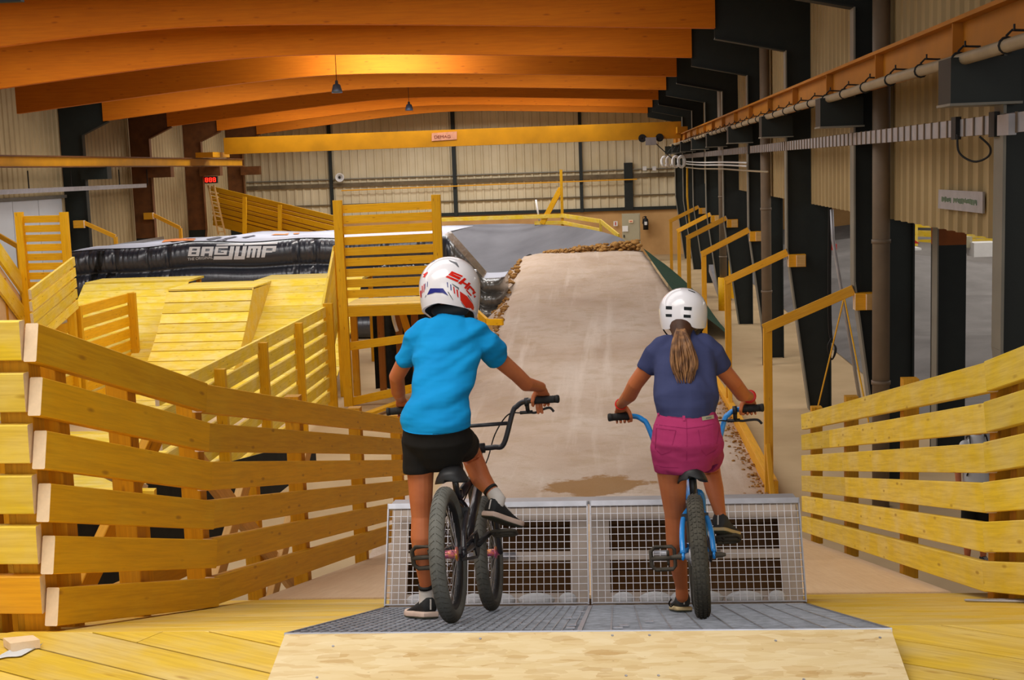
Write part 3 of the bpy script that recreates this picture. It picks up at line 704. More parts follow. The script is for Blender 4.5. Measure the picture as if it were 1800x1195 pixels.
MB().tube([P(949, 393, 58.5), P(942, 351, 58.5)], 0.04, 6).build('marker_pole', M['white'], None, True, 'thin white pole leaning behind the berm railing', 'pole')
MB().tube(smoothpath([P(938, 460, 41), P(934, 448, 41), P(926, 450, 41), P(921, 456, 41)], 4), 0.02, 6).build('wire_stub', M['cable'], None, True, 'small black wire sticking out beside the dirt crest', 'wire')
# ================================================================ airbag
def bag_mat(name, c):
    k = Nt(name); k.b.inputs['Base Color'].default_value = lin(c); k.set(0.34, 0, 0.9, 0.9); k.b.inputs['Coat Roughness'].default_value = 0.22
    v = k.coord(); 
    mp = k.n('ShaderNodeMapping'); mp.inputs['Scale'].default_value = (5, 1, 0.9); k.l(v, mp.inputs[0])
    k.bump(k.noise(mp.outputs[0], 1.6, 5, 0.6), 0.5, 0.06); return k.m
M['bagblk'] = bag_mat('black_airbag_vinyl', (44, 50, 62)); M['baggry'] = bag_mat('grey_black_vinyl', (84, 82, 78))
bag = thing('airbag', 'huge black inflatable landing airbag with white lettering and grey top', 'airbag', (-9, 38, 0))
BX0, BX1, BD = -15.0, -2.85, 36.0
def bag_top(x):
    if x < -4.4: return 2.76 - 0.16 * max(0, min(1, (-11.5 - x) / 3)) + 0.03 * math.sin(x * 2.1)
    if x < -3.4: return 2.76 - 1.2 * (x + 4.4)
    return 1.56
ties = [-14.35, -13.6, -12.7, -12.1, -8.5, -8.0, -7.1, -6.1, -5.1, -4.4, -3.5]
rows = []
NX = 260
for i in range(NX + 1):
    x = BX0 + (BX1 - BX0) * i / NX; zt_ = bag_top(x); row = []
    e = min(1, (x - BX0) / 0.3, (BX1 - x) / 0.3); e = math.sqrt(max(0.0, 1 - (1 - e) ** 2))
    for j in range(45):
        u = j / 44; q = (u * 4) % 1 if j < 44 else 1
        b = 0.3 * (4 * q * (1 - q)) ** 0.55
        tie = min(abs(x - t - 0.12 * (u - 0.5)) for t in ties); pin = math.exp(-(tie / 0.07) ** 2); fold = math.exp(-(tie / 0.45) ** 2)
        b *= 1 - 0.45 * pin; b += 0.03 * fold * math.sin(x * 46 + 8 * u + 3 * mnoise.noise((x * 2, u * 6, 0)))* (1 if q not in (0, 1) else 0)
        b += 0.025 * mnoise.noise((x * 1.6, u * 5, 1))
        row.append(V((x, BD + 0.35 * (1 - e) - b * e, zt_ * u)))
    rows.append(row)
body = MB().quad_grid(rows)
# ends and top
top = []
for i in range(NX + 1):
    x = BX0 + (BX1 - BX0) * i / NX; f = rows[i][-1]
    top.append([f + V((0, t, 0.06 * math.sin(math.pi * min(1, t / 3)) - (0.014 * t if x < -4.4 else 0) + (0.03 * mnoise.noise((x * 0.9, t, 4)) if t else 0))) for t in [q * (1 if x < -4.4 else 0.14) for q in (0, 0.25, 0.8, 2, 4, 6, 8)]])
bo = body.build('side_wall', [M['bagblk'], M['baggry']], bag, True)
for p in bo.data.polygons:
    if (WM[bag] @ p.center).x > -4.25: p.material_index = 1
MB().quad_grid([[r[0] + V((0, -0.03, 0.01)), r[0] + V((0, -0.06, -0.07))] for r in top[:int(NX * 0.87)]]).build('top_seam', M['black'], bag, True)
tp_ = MB().quad_grid(top).build('top_sheet', [M['baggrey'], M['baggry']], bag, True)
for p in tp_.data.polygons:
    if -4.45 < (WM[bag] @ p.center).x < -3.4: p.material_index = 1
mb = MB()
for s in (0, -1):
    mb.quad_grid([[p for p in rows[s]], [p + V((0, 8 if s == 0 else 1.12, 0)) for p in rows[s]]])
mb.build('end_wall', M['baggry'], bag, True)
for k, (x, z0, z1) in enumerate(((-13.75, 1.38, 2.64), (-13.95, 0.72, 1.34))):
    pts = [V((x + 0.22 * (z - z0), BD - 0.33 - 0.0 * z, z)) for z in (z0, (z0 + z1) / 2, z1)]
bvb = bvh_of(bo); bvt = bvh_of(tp_)
cr = lambda x, y: (320 + x / 6.43, 410 + y / 6.43)
def glyph(x0, x1, vb, rects):
    """block letter from rectangles (u0, v0, u1, v1); v runs down, the letters lean to the right"""
    top = lambda x: 156 - (x - 75) * 0.012
    q = lambda u, v: (x0 + u * (x1 - x0) + 10 - 22 * v, top(x0 + u * (x1 - x0)) + v * 118 - (x0 + u * (x1 - x0) - 75) * 0.0)
    return [[q(u0, v0 * vb), q(u1, v0 * vb), q(u1, v1 * vb), q(u0, v1 * vb)] for u0, v0, u1, v1 in rects]
L = glyph(75, 200, 0.86, ((0, 0, 0.3, 1), (0.3, 0, 1, 0.2), (0.3, 0.42, 1, 0.58), (0.3, 0.8, 1, 1), (0.72, 0.2, 1, 0.42), (0.72, 0.58, 1, 0.8)))
L += glyph(220, 350, 0.86, ((0, 0, 0.32, 1), (0.32, 0, 1, 0.22), (0.32, 0.5, 0.7, 0.72), (0.7, 0.22, 1, 1)))
L += glyph(370, 512, 0.76, ((0, 0, 0.26, 1), (0.26, 0, 1, 0.22), (0.26, 0.78, 1, 1), (0.74, 0.5, 1, 0.78), (0.5, 0.5, 0.74, 0.66)))
L += glyph(536, 584, 1.22, ((0.05, 0, 1, 1),)) + glyph(372, 538, 1.22, ((0, 0.74, 1, 1),))
L += glyph(602, 724, 1.22, ((0, 0, 0.36, 1), (0.64, 0, 1, 1), (0.36, 0.76, 0.64, 1)))
L += glyph(742, 890, 1.06, ((0, 0, 0.24, 1), (0.24, 0, 0.76, 0.22), (0.38, 0.22, 0.62, 1), (0.76, 0, 1, 1)))
L += glyph(908, 1058, 1.06, ((0, 0, 0.28, 1), (0.28, 0, 1, 0.2), (0.76, 0.2, 1, 0.5), (0.28, 0.42, 0.76, 0.58)))
L += [[(392, 128), (690, 120), (688, 138), (386, 142)], [(714, 122), (1086, 98), (1078, 124), (706, 138)]]
bw = plain('white_print', (238, 238, 240), 0.5, amt=0.02)
stick(L, bvb, 0.012, cr, 3).build('bag_lettering', bw, bo)
stick(text_polys('THE ORIGINAL'), bvb, 0.012, lambda x, y: cr(64 + 42.5 * x, 306 - 42 * y - 5.5 * x / 1.0 * 0.6), 0).build('small_lettering', bw, bo)
stick([[(284, 427), (292, 420), (345, 420), (340, 424), (300, 425)], [(476, 414), (484, 411.8), (500, 412), (508, 410.5), (506, 413.5)], [(516, 410.5), (527, 409.8), (525, 412), (516, 412.6)]], bvt, 0.02, ident, 2).build('orange_print', M['orange'], tp_)
stick([[(362, 421), (384, 417), (392, 418), (370, 423)], [(392, 420), (412, 416), (418, 417), (400, 421)], [(424, 418), (446, 414), (450, 415), (432, 419)], [(372, 424), (396, 421), (400, 423), (380, 426)]], bvt, 0.02, ident, 2).build('dark_print', plain('faded_dark_print', (96, 96, 108), 0.6), tp_)
stick([[(171, 437), (186, 437), (181, 455), (178, 478), (165, 478), (169, 455)], [(158, 500), (161, 483), (173, 481), (166, 502)], [(183, 498), (189, 480), (204, 479), (203, 485), (195, 486), (192, 497)]], bvb, 0.014, ident, 3).build('webbing_strip', M['black'], bo)

# ================================================================ timber ramps by the airbag
def kicker(label, xl, xr_, d0, dl, zl, ex, pw, group, gap=0.006, side=False, zoff=0.0, lip=1.2):
    t = thing('kicker_ramp', label, 'ramp', ((xl + xr_) / 2, (d0 + dl) / 2, 0), group)
    pts = [V((0, d0 + (dl - d0) * k / 80, zoff + zl * (k / 80) ** ex)) for k in range(81)]
    # walk along the curve in board widths
    acc = 0; cur = pts[0]; out = [pts[0]]
    for a, b in zip(pts, pts[1:]):
        acc += (b - a).length
        if acc >= pw: out.append(b); acc = 0
    if acc > pw * 0.4: out.append(pts[-1])
    for a, b in zip(out, out[1:]):
        m = (a + b) / 2; e = (b - a); n = V((0, -e.z, e.y)).normalized()
        plank('plank', V((xl, m.y, m.z)), V((xr_, m.y, m.z)), e.length - gap, 0.03, M['kick'], t, n)
    a = pts[-1]
    nl = max(3, round(lip / 0.28))
    for q in range(nl): plank('lip_board', V((xl, a.y + lip * (q + 0.5) / nl, a.z - 0.025)), V((xr_, a.y + lip * (q + 0.5) / nl, a.z - 0.025)), lip / nl - 0.006, 0.05, M['kick'], t)
    for x in ((xr_ - 0.02, xl + 0.0) if side else ()):
        MB().prism([V((x, p.y, p.z - 0.02)) for p in pts[::4]] + [V((x, dl + lip - 0.02, zoff + zl - 0.05)), V((x, dl + lip - 0.02, 0))], (0.02, 0, 0)).build('side_panel', M['deck'], t)
    for x in (xl + 0.1, (xl + xr_) / 2, xr_ - 0.1): plank('back_post', (x, dl + lip - 0.1, 0), (x, dl + lip - 0.1, zl - 0.05), 0.1, 0.1, M['post'], t, V((0, 1, 0)))
G = 'plank covered kicker ramps before the airbag'
kicker('left yellow kicker ramp before the airbag, behind the slatted fence end post', -12.0, -9.55, 24.6, 29.8, 2.22, 1.75, 0.23, G, lip=1.1)
kicker('narrow middle kicker ramp with open gaps between boards and a visible side', -9.6, -7.7, 24.2, 28.4, 2.13, 2.2, 0.26, G, 0.02, True, lip=1.7)
kicker('right yellow kicker ramp below the white lettering, beside the tower', -8.1, -5.6, 24.6, 30.0, 2.14, 1.75, 0.23, G, lip=1.6)
t = thing('lane_floor', 'yellow plank floor of the lane leading up to the kicker ramps', 'floor deck', (-8.3, 20, 0))
k = 15.0
while k < 23.2:
    plank('plank', (-10.9, k, 0.02), (-5.5, k, 0.02), 0.224, 0.03, M['kick'], t); k += 0.23
def slats(t, a, b, n, pitch, h, th, mat, off=V((0, 0, 0)), end='endgrain'):
    for i in range(n):
        o = V((0, 0, -pitch * i - h / 2)) + off
        plank('slat', V(a) + o, V(b) + o, th, h, M[mat], t, end=M[end] if end else None)
t = thing('slatted_fence', 'slatted yellow lane fence running up to the tall tower post', 'fence', (-5.3, 21, 0), 'slatted fences of the kicker lane')
slats(t, (-5.46, 15.5, 2.0), (-5.42, 25.1, 2.0), 7, 0.272, 0.2, 0.05, 'fence2')
for d, z in ((25.0, 2.06), (22.5, 1.98), (20.1, 1.96), (17.8, 1.9)): plank('post', (-5.36, d, 0), (-5.36, d, z), 0.18 if d > 24 else 0.15, 0.1, M['fence'], t, V((0, 1, 0)))
t = thing('slatted_fence', 'steep slatted guard climbing beside the left tower post', 'fence', (-5.1, 26, 0), 'slatted fences of the kicker lane')
slats(t, P(566, 545, 25.35), P(588, 431, 26.6), 6, 0.26, 0.19, 0.05, 'fence2')
b = P(588, 431, 26.6); plank('post', (b.x + 0.05, 26.5, 0), (b.x + 0.05, 26.5, b.z), 0.1, 0.1, M['fence'], t, V((0, 1, 0)))
t = thing('slatted_fence', 'short slatted yellow fence in front of the left kicker ramp', 'fence', (-10.85, 28, 0), 'slatted fences of the kicker lane')
a = P(70, 556, 23.2); b = PX(234, 513, a.x)
slats(t, a, b, 8, 0.25, 0.19, 0.05, 'fence')
for px, py in ((231, 515), (135, 538)):
    p = PX(px, py, a.x + 0.09); plank('post', (p.x, p.y, 0), p, 0.17, 0.1, M['fence'], t, V((0, 1, 0)))
def ladder_tower(t, pl, pr, pb, d, ys, n, pitch, h, pw):
    plank('post', P(*pl, d), P(*pb, d), pw, 0.12, M['fence'], t, V((0, 1, 0)))
    a = P(*pr, d); plank('post', (a.x, a.y, 0), a, pw, 0.12, M['fence'], t, V((0, 1, 0)))
    a, b = P(*ys[0], d + 0.04), P(*ys[1], d + 0.04)
    b = V((b.x, b.y, a.z + (b.z - a.z) * 0.6)); slats(t, a, b, n, pitch, h, 0.05, 'fence')
t = thing('timber_tower', 'tall yellow timber tower with slatted railing behind the boy in blue', 'tower', (-3.9, 25.8, 0), 'yellow timber towers')
ladder_tower(t, (593, 352), (766, 342), (614, 722), 25.4, ((592, 361), (772, 351)), 9, 0.2045, 0.155, 0.17)
D = 25.4
a, b = P(604, 539, D), P(782, 527, D)
plank('platform_edge', a + V((0, 0, -0.1)), V((b.x, b.y, a.z + 0.02)) + V((0, 0, -0.1)), 0.06, 0.2, M['fence'], t)
for k in range(7): plank('platform_board', V((a.x, D + 0.12 + 0.2 * k, a.z + 0.0)), V((b.x, D + 0.12 + 0.2 * k, a.z + 0.02)), 0.19, 0.04, M['deck'], t)
for p, q in (((612, 609), (790, 584)), ((618, 706), (790, 668))):
    plank('cross_rail', P(*p, D + 0.03), P(*q, D + 0.03), 0.06, 0.16, M['fence'], t)
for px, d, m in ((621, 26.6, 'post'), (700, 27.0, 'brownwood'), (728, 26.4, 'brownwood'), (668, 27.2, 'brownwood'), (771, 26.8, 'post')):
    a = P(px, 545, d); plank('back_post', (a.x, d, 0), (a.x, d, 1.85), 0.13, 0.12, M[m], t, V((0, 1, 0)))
plank('brace', P(706, 545, 26.3), P(722, 600, 26.3), 0.05, 0.14, M['post'], t)
mb = MB(); mb.quad_grid([[V((-4.95 + 0.1 * i, 27.4 + 0.12 * math.sin(i * 1.1), z)) for i in range(18)] for z in (0, 0.9, 1.85)]); mb.build('net_shade_sheet', M['netshade'], t, True)
MB().tube(smoothpath([P(690, 545, 25.9), P(692, 562, 25.9), P(698, 582, 25.8)], 4), 0.035, 8).build('strap', M['white'], t, True)
t = thing('timber_tower', 'yellow slatted panel between two posts by the white door', 'tower', (-10.4, 24.6, 0), 'yellow timber towers')
ladder_tower(t, (33, 373), (112, 373), (60, 660), 24.5, ((33, 380), (115, 378)), 9, 0.178, 0.13, 0.14)
t = thing('stair_railing', 'sloping four board railing rising to the right by the slatted panel', 'railing', P(95, 600, 23))
slats(t, P(52, 509, 21.5), P(129, 451, 24.2), 5, 0.2, 0.165, 0.05, 'fence2')
plank('post', P(120, 462, 24.0), P(133, 640, 24.0), 0.12, 0.1, M['fence'], t, V((0, 1, 0)))
t = thing('roll_in_ramp', 'steep yellow roll in ramp with plank sides at the left edge', 'ramp', P(40, 640, 24))
for o in (0, -0.62): plank('side_board', P(-30, 403, 23.0) + V((0, 0, o)), P(84, 566, 25.6) + V((0, 0, o)), 0.06, 0.3, M['fence2'], t)
a, b = P(-30, 430, 23.1), P(84, 592, 25.7); MB().prism([a, b, b + V((0, 0, -1.2)), a + V((0, 0, -1.6))], (0.02, 0.02, 0)).build('side_panel', M['ply'], t)
for px, d in ((8, 23.9), (46, 24.6)): p = P(px, 480 + px, d); plank('post', (p.x - 0.05, d - 0.06, 0), (p.x - 0.05, d - 0.06, p.z), 0.16, 0.1, M['post'], t, V((0, 1, 0)))
# far plank wall and its ladder
t = thing('plank_wall', 'far slanting yellow plank wall with dark slots above the airbag', 'wall', P(480, 420, 56))
a, b = P(371, 327, 58), P(596, 381, 54)
for i in range(8):
    o = V((0, 0, -0.105 - 0.215 * i)); plank('plank', a + o, b + o, 0.05, 0.115 if i in (1, 3, 5) else 0.212, M['fence'], t)
for px, y0, y1 in ((430, 346, 412), (492, 360, 414), (567, 378, 416)): plank('post', P(px, y0, 55.4), P(px, y1, 55.4), 0.16, 0.12, M['fence'], t, V((0, 1, 0)))
for px, y0, y1 in ((446, 345, 395), (509, 360, 405)): plank('post', P(px, y0, 57.6), P(px, y1, 57.6), 0.16, 0.1, M['post'], t, V((0, 1, 0)))
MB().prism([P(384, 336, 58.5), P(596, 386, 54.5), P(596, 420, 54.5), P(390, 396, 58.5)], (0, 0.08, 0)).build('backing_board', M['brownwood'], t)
t = thing('ladder', 'pale ladder leaning at the end of the far plank wall', 'ladder', P(390, 410, 57))
a0, a1, b0, b1 = P(366, 326, 57.2), P(384, 412, 56.6), P(376, 325, 57.2), P(396, 412, 56.6)
for p, q in ((a0, a1), (b0, b1)): plank('side_rail', p, q, 0.07, 0.05, M['raw'], t, V((0, 1, 0)))
for k in range(9): MB().tube([lerp(a0, a1, (k + 0.5) / 9), lerp(b0, b1, (k + 0.5) / 9)], 0.02, 6).build('rung', M['raw'], t)
# loose timber by the tower foot
plank('loose_plank', P(648, 727, 24), P(706, 706, 25.2), 0.16, 0.06, M['fence'], None, label='yellow plank lying on the floor at the foot of the tower')['category'] = 'plank'
t = thing('timber_guard', 'low yellow timber guard beside the track at the boy right shoulder', 'guard', P(860, 575, 30))
plank('rail', P(826, 538, 31), P(856, 566, 29.6), 0.07, 0.16, M['fence'], t); plank('rail', P(856, 566, 29.6), P(884, 566, 29.4), 0.07, 0.14, M['fence'], t)
for px, y in ((842, 553), (862, 568)): plank('post', P(px, y, 30.2), P(px + 4, y + 40, 30.2), 0.08, 0.08, M['endgrain'] and M['raw'], t, V((0, 1, 0)))
# ================================================================ start platform, ramp, gate, fences
def clip(poly, a, b, keep):
    """keep the part of a 2-D polygon with keep(p) >= 0 (linear)"""
    out = []
    for p, q in zip(poly, poly[1:] + poly[:1]):
        u, v = keep(p), keep(q)
        if u >= 0: out.append(p)
        if u * v < 0: t = u / (u - v); out.append((p[0] + (q[0] - p[0]) * t, p[1] + (q[1] - p[1]) * t))
    return out
HL = 1.60                                     # landing 1.6 m below the eye
DK = 4.5
def zdeck(d): return 4.5 - (HL + (0.285 * (d - DK) if d > DK else 0))
XL, XM, XR = -1.105, -0.128, 0.874
t = thing('start_deck', 'yellow plank deck of the start platform around the steel grating', 'deck', (0, 4.5, zdeck(4)))
dirv = V((math.cos(R(-28)), math.sin(R(-28)), 0)); nrm = V((-dirv.y, dirv.x, 0)); WB = 0.2
def landing(x0, x1, d0, d1):
    for k in range(-20, 40):
        for s in range(-3, 4):
            off = (k * 0.37 % 1) * 1.6; u0 = s * 1.9 + off; u1 = u0 + 1.897
            c0 = k * WB; c1 = c0 + WB - 0.008
            q = [dirv * u0 + nrm * c0, dirv * u1 + nrm * c0, dirv * u1 + nrm * c1, dirv * u0 + nrm * c1]
            poly = [(p.x, p.y + 3.5) for p in q]
            for f in (lambda p: p[0] - x0, lambda p: x1 - p[0], lambda p: p[1] - d0, lambda p: d1 - p[1]): poly = clip(poly, 0, 0, f) if len(poly) > 2 else []
            if len(poly) < 3: continue
            ar = abs(sum(a[0] * b[1] - b[0] * a[1] for a, b in zip(poly, poly[1:] + poly[:1]))) / 2
            if ar < 0.002: continue
            # local frame along the board so that the grain follows it
            c = sum((V((p[0], p[1], 0)) for p in poly), V((0, 0, 0))) / len(poly); c.z = zdeck(4)
            m = Matrix((dirv, nrm, V((0, 0, 1)))).transposed()
            me = bpy.data.meshes.new('plank'); n = len(poly); pts = [m.inverted() @ (V((p[0], p[1], c.z)) - c) for p in poly]
            me.from_pydata([p for p in pts] + [p + V((0, 0, -0.03)) for p in pts], [], [tuple(range(n)), tuple(range(n, 2 * n))[::-1]] + [(i, i + n, (i + 1) % n + n, (i + 1) % n) for i in range(n)])
            me.materials.append(M['deck']); o = bpy.data.objects.new('plank', me); put(o, t, Matrix.Translation(c) @ m.to_4x4())
landing(-3.4, XL - 0.012, 2.8, DK); landing(XR + 0.012, 3.2, 2.8, DK)
sl = V((0, 1, -0.285)).normalized(); sn = V((0, 0.285, 1)).normalized()
for x0, x1 in ((-2.2, XL - 0.012), (XR + 0.012, 1.95)):
    s = 0.0
    for wd in (0.22, 0.3, 0.42, 0.3, 0.42, 0.42, 0.5):
        c = V((0, DK, zdeck(DK))) + sl * (s + wd / 2) - sn * 0.015
        if DK + (s + wd) * 0.962 < 7.03: plank('plank', V((x0, c.y, c.z)), V((x1 if x1 > 0 else x1, c.y, c.z)), wd - 0.008, 0.03, M['deck'], t, sn)
        s += wd
MB().box((0, 3.8, zdeck(4) - 0.09), (6.6, 1.5, 0.1)).build('shade_joist_layer', M['black'], t)  # black here puts shade into the gaps between the deck boards
for x0, x1 in ((-2.18, XL - 0.03), (XR + 0.03, 1.93)):
    MB().prism([V((x0, DK, zdeck(DK) - 0.035)), V((x1, DK, zdeck(DK) - 0.035)), V((x1, 6.95, zdeck(6.95) - 0.035)), V((x0, 6.95, zdeck(6.95) - 0.035))], (0, 0, -0.06)).build('shade_joist_layer', M['black'], t)
# plywood run-in
zr = lambda d: 4.5 - (2.305 + 0.2305 * (d - 7.0))
t = thing('start_ramp', 'pale plywood start ramp running down from the deck to the dirt', 'ramp', (0, 11.5, 0))
for i, (d0, d1) in enumerate(((7.0, 9.5), (9.505, 12.0), (12.005, 14.3), (14.305, 16.5))):
    for x0, x1 in ((-1.97, -0.725), (-0.72, 0.52), (0.525, 1.765)):
        a = V(((x0 + x1) / 2, d0, zr(d0) - 0.009)); b = V(((x0 + x1) / 2, d1, zr(d1) - 0.009))
        plank('plywood_sheet', a, b, x1 - x0, 0.018, M['ply'], t)
for x in (-1.85, -0.7, 0.5, 1.65):
    for d in (8, 10.5, 13):
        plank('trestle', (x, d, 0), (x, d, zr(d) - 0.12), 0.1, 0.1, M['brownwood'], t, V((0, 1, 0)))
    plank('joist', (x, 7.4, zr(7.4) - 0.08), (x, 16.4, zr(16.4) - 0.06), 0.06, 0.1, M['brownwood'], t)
# ---- steel gratings the riders stand on
GD0, GD1 = 4.22, 6.06
zg = lambda d: 4.5 - (1.509 + 0.2915 * (d - GD0))
gs = V((0, 1, -0.2915)).normalized(); gn = V((0, 0.2915, 1)).normalized()
def grating(label, x0, x1, depthwise, group):
    t = thing('floor_grating', label, 'grating', ((x0 + x1) / 2, 5.3, zg(5.3)), group)
    L = (GD1 - GD0) / gs.y; o = V((0, GD0, zg(GD0)))
    pt = lambda x, s, h=0.0: V((x, 0, 0)) + o + gs * s + gn * h
    mb = MB()
    if depthwise: xsA, ssA = 0.034, 0.1
    else: xsA, ssA = 0.1, 0.034
    x = x0 + xsA
    while x < x1 - 0.01: mb.bar(pt(x, 0.01, -0.014), pt(x, L - 0.01, -0.014), 0.004 if depthwise else 0.006, 0.026, gn); x += xsA
    s = ssA
    while s < L - 0.01: mb.bar(pt(x0 + 0.005, s, -0.014), pt(x1 - 0.005, s, -0.014), 0.006 if depthwise else 0.004, 0.024, gn); s += ssA
    mb.build('bearing_bars', M['galvfloor'], t, kind='stuff')
    for a, b in (((x0, 0), (x1, 0)), ((x0, L), (x1, L)), ((x0, 0), (x0, L)), ((x1, 0), (x1, L))):
        MB().bar(pt(a[0], a[1], -0.016), pt(b[0], b[1], -0.016), 0.008, 0.034, gn).build('edge_bar', M['galv'], t)
    return t, pt
g1, pt = grating('left galvanised floor grating under the black bike', XL, XM - 0.004, True, 'floor gratings of the start gate')
g2, pt = grating('right galvanised floor grating under the blue bike', XM + 0.004, XR, False, 'floor gratings of the start gate')
for par, lst in ((g1, ((-0.16, 0.12), (-0.16, 0.28), (-0.19, 0.75), (-0.15, 1.25))), (g2, ((0.0, 0.1), (0.02, 0.22), (0.11, 0.45)))):
    for x, s in lst: MB().box(pt(x, s, 0.003), (0.05, 0.03, 0.004), frame(gs, gs * 2)).build('clip', M['galv'], par)
t = thing('wedge_box', 'pale chipboard box carrying the steel gratings', 'box', (0, 5.2, zg(6.2) - 0.3))
MB().box((-0.115, 5.14, zg(GD1) - 0.07), (1.95, 1.8, 0.02)).build('bottom_sheet', M['black'], t)
for x in (XL + 0.012, XR - 0.012):
    MB().prism([V((x - 0.008, 4.24, zg(4.24) - 0.035)), V((x - 0.008, 6.05, zg(6.05) - 0.035)), V((x - 0.008, 6.05, zdeck(6.05) - 0.1)), V((x - 0.008, 4.24, zdeck(4.3) - 0.06))], (0.016, 0, 0)).build('side_board', M['osb'], t)
for k in range(5): MB().box((XL + 0.2 + 0.4 * k, 5.14, zg(GD1) - 0.045), (0.04, 1.76, 0.03)).build('batten', M['brownwood'], t)
t = thing('approach_board', 'pale chipboard approach board with screws in front of the gratings', 'board', (-0.055, 3.6, zdeck(4)))
oa = V((0, GD0 - 0.004, zg(GD0) - 0.002))
_l, _r = ray(472, 1195), ray(1597, 1195); _d = (XR - XL) / (_r.x / _r.y - _l.x / _l.y); _m = V((0, _d, 4.5 + _l.z / _l.y * _d)); ob = oa + (_m - oa) * (1.2 / (oa - _m).length)
MB().prism([V((XL, oa.y, oa.z)), V((XR, oa.y, oa.z)), V((XR, ob.y, ob.z)), V((XL, ob.y, ob.z))], (0, 0, -0.018)).build('board', M['osb'], t)
for x in (XL + 0.02, XR - 0.02): MB().prism([V((x - 0.01, oa.y - 0.01, oa.z - 0.02)), V((x - 0.01, ob.y, ob.z - 0.02)), V((x - 0.01, ob.y, min(ob.z - 0.03, zdeck(4)))), V((x - 0.01, oa.y - 0.01, zdeck(4)))], (0.02, 0, 0)).build('side_board', M['osb'], t)
on = (ob - oa).cross(V((1, 0, 0))).normalized(); on = on if on.z > 0 else -on
for x, f in ((-0.93, 0.06), (-0.95, 0.2), (-0.45, 0.03), (-0.5, 0.22), (0.1, 0.02), (0.12, 0.2), (0.02, 0.2), (0.5, 0.05), (0.56, 0.22), (0.83, 0.04), (-0.02, 0.02)):
    p = V((x, 0, 0)) + lerp(oa, ob, f); MB().lathe(p, on, ((0, 0.0045), (0.002, 0.0045), (0.0015, 0.001)), 10).build('screw', M['galvdull'], t)
# ---- the start gate
GB = V((0, GD1 + 0.012, 4.5 - 2.045)); GT = V((0, 6.305, 4.5 - 1.609)); gv = (GT - GB); gh = gv.length; gv.normalize(); gy = V((1, 0, 0)).cross(gv).normalized()
gy = gy if gy.y > 0 else -gy
gp = lambda x, h, q=0.0: V((x, 0, 0)) + GB + gv * h + gy * q
t = thing('start_gate', 'galvanised mesh start gate standing in front of both riders', 'gate', (-0.055, 6.3, GB.z))
for k, (x0, x1) in enumerate(((XL, XM - 0.005), (XM + 0.005, XR))):
    pn = MB().bar(gp(x0, gh - 0.012), gp(x1, gh - 0.012), 0.03, 0.026, gv).build('gate_panel', M['galv'], t)
    for a, b in (((x0 + 0.003, 0), (x0 + 0.003, gh)), ((x1 - 0.003, 0), (x1 - 0.003, gh)), ((x0, 0.006), (x1, 0.006))):
        MB().bar(gp(*a), gp(*b), 0.006, 0.03, gy).build('frame_bar', M['galv'], pn)
    mb = MB(); x = x0 + 0.033
    while x < x1 - 0.015: mb.bar(gp(x, 0.005), gp(x, gh - 0.02), 0.006, 0.0029, V((1, 0, 0))); x += 0.033
    h = 0.033
    while h < gh - 0.03: mb.bar(gp(x0, h, 0.004), gp(x1, h, 0.004), 0.004, 0.0029, gv); h += 0.0335
    mb.build('wire_mesh', M['galvwire'], pn, kind='stuff')
    # steel frame behind the mesh with two wide openings
    q = 0.11; fx0, fx1 = x0 + 0.005, x1 - 0.005; ow = 0.085; H = [(0, 0.075), (0.232, 0.276), (0.43, gh - 0.004)]
    fr = MB()
    for h0, h1 in H: fr.box(gp((fx0 + fx1) / 2, (h0 + h1) / 2, q), (fx1 - fx0, 0.012, h1 - h0), Matrix((V((1, 0, 0)), gy, gv)).transposed())
    for a in (fx0, fx1 - ow): fr.box(gp(a + ow / 2, gh / 2, q + 0.001), (ow, 0.011, gh - 0.01), Matrix((V((1, 0, 0)), gy, gv)).transposed())
    fr.build('backing_frame', M['gateframe'], t)
    for j, (a, b) in enumerate(((0.30, 0.43), (0.47, 0.62))): MB().tube([gp(x0 + a, 0.254, 0.09), gp(x0 + b, 0.254, 0.09)], 0.017, 12).build('hinge_barrel', M['galv'], t, True)
    for j in range(4):
        plank('back_plank', V((fx0, 6.47 + 0.01 * j, 2.44 + 0.112 * j)), V((fx1, 6.47 + 0.01 * j, 2.44 + 0.112 * j)), 0.02, 0.112, M['darkplank'], t)
    for a, wd in ((0.15, 0.1), (0.3, 0.14), (0.42, 0.09), (0.55, 0.13), (0.72, 0.16), (0.87, 0.08)):
        MB().ball(gp(x0 + a, 0.034, 0.06), (wd * 0.55, 0.03, 0.036), 12, 8).build('foam_pad', M['foam'], t, True)
MB().prism([V((XL, 6.39, GT.z - 0.02)), V((XR, 6.39, GT.z - 0.02)), V((XR, 6.52, GT.z - 0.03)), V((XL, 6.52, GT.z - 0.03))], (0, 0, -0.015)).build('shade_lid', M['galvdull'], t)  # lid added out of sight to keep the gate openings dark
for x in (XL + 0.01, XR - 0.01): MB().prism([gp(x, 0, 0.12), gp(x, gh - 0.03, 0.12), V((x, 6.52, GT.z - 0.035)), V((x, 6.52, GB.z - 0.1))], (0.012, 0, 0)).build('side_plate', M['galvdull'], t)
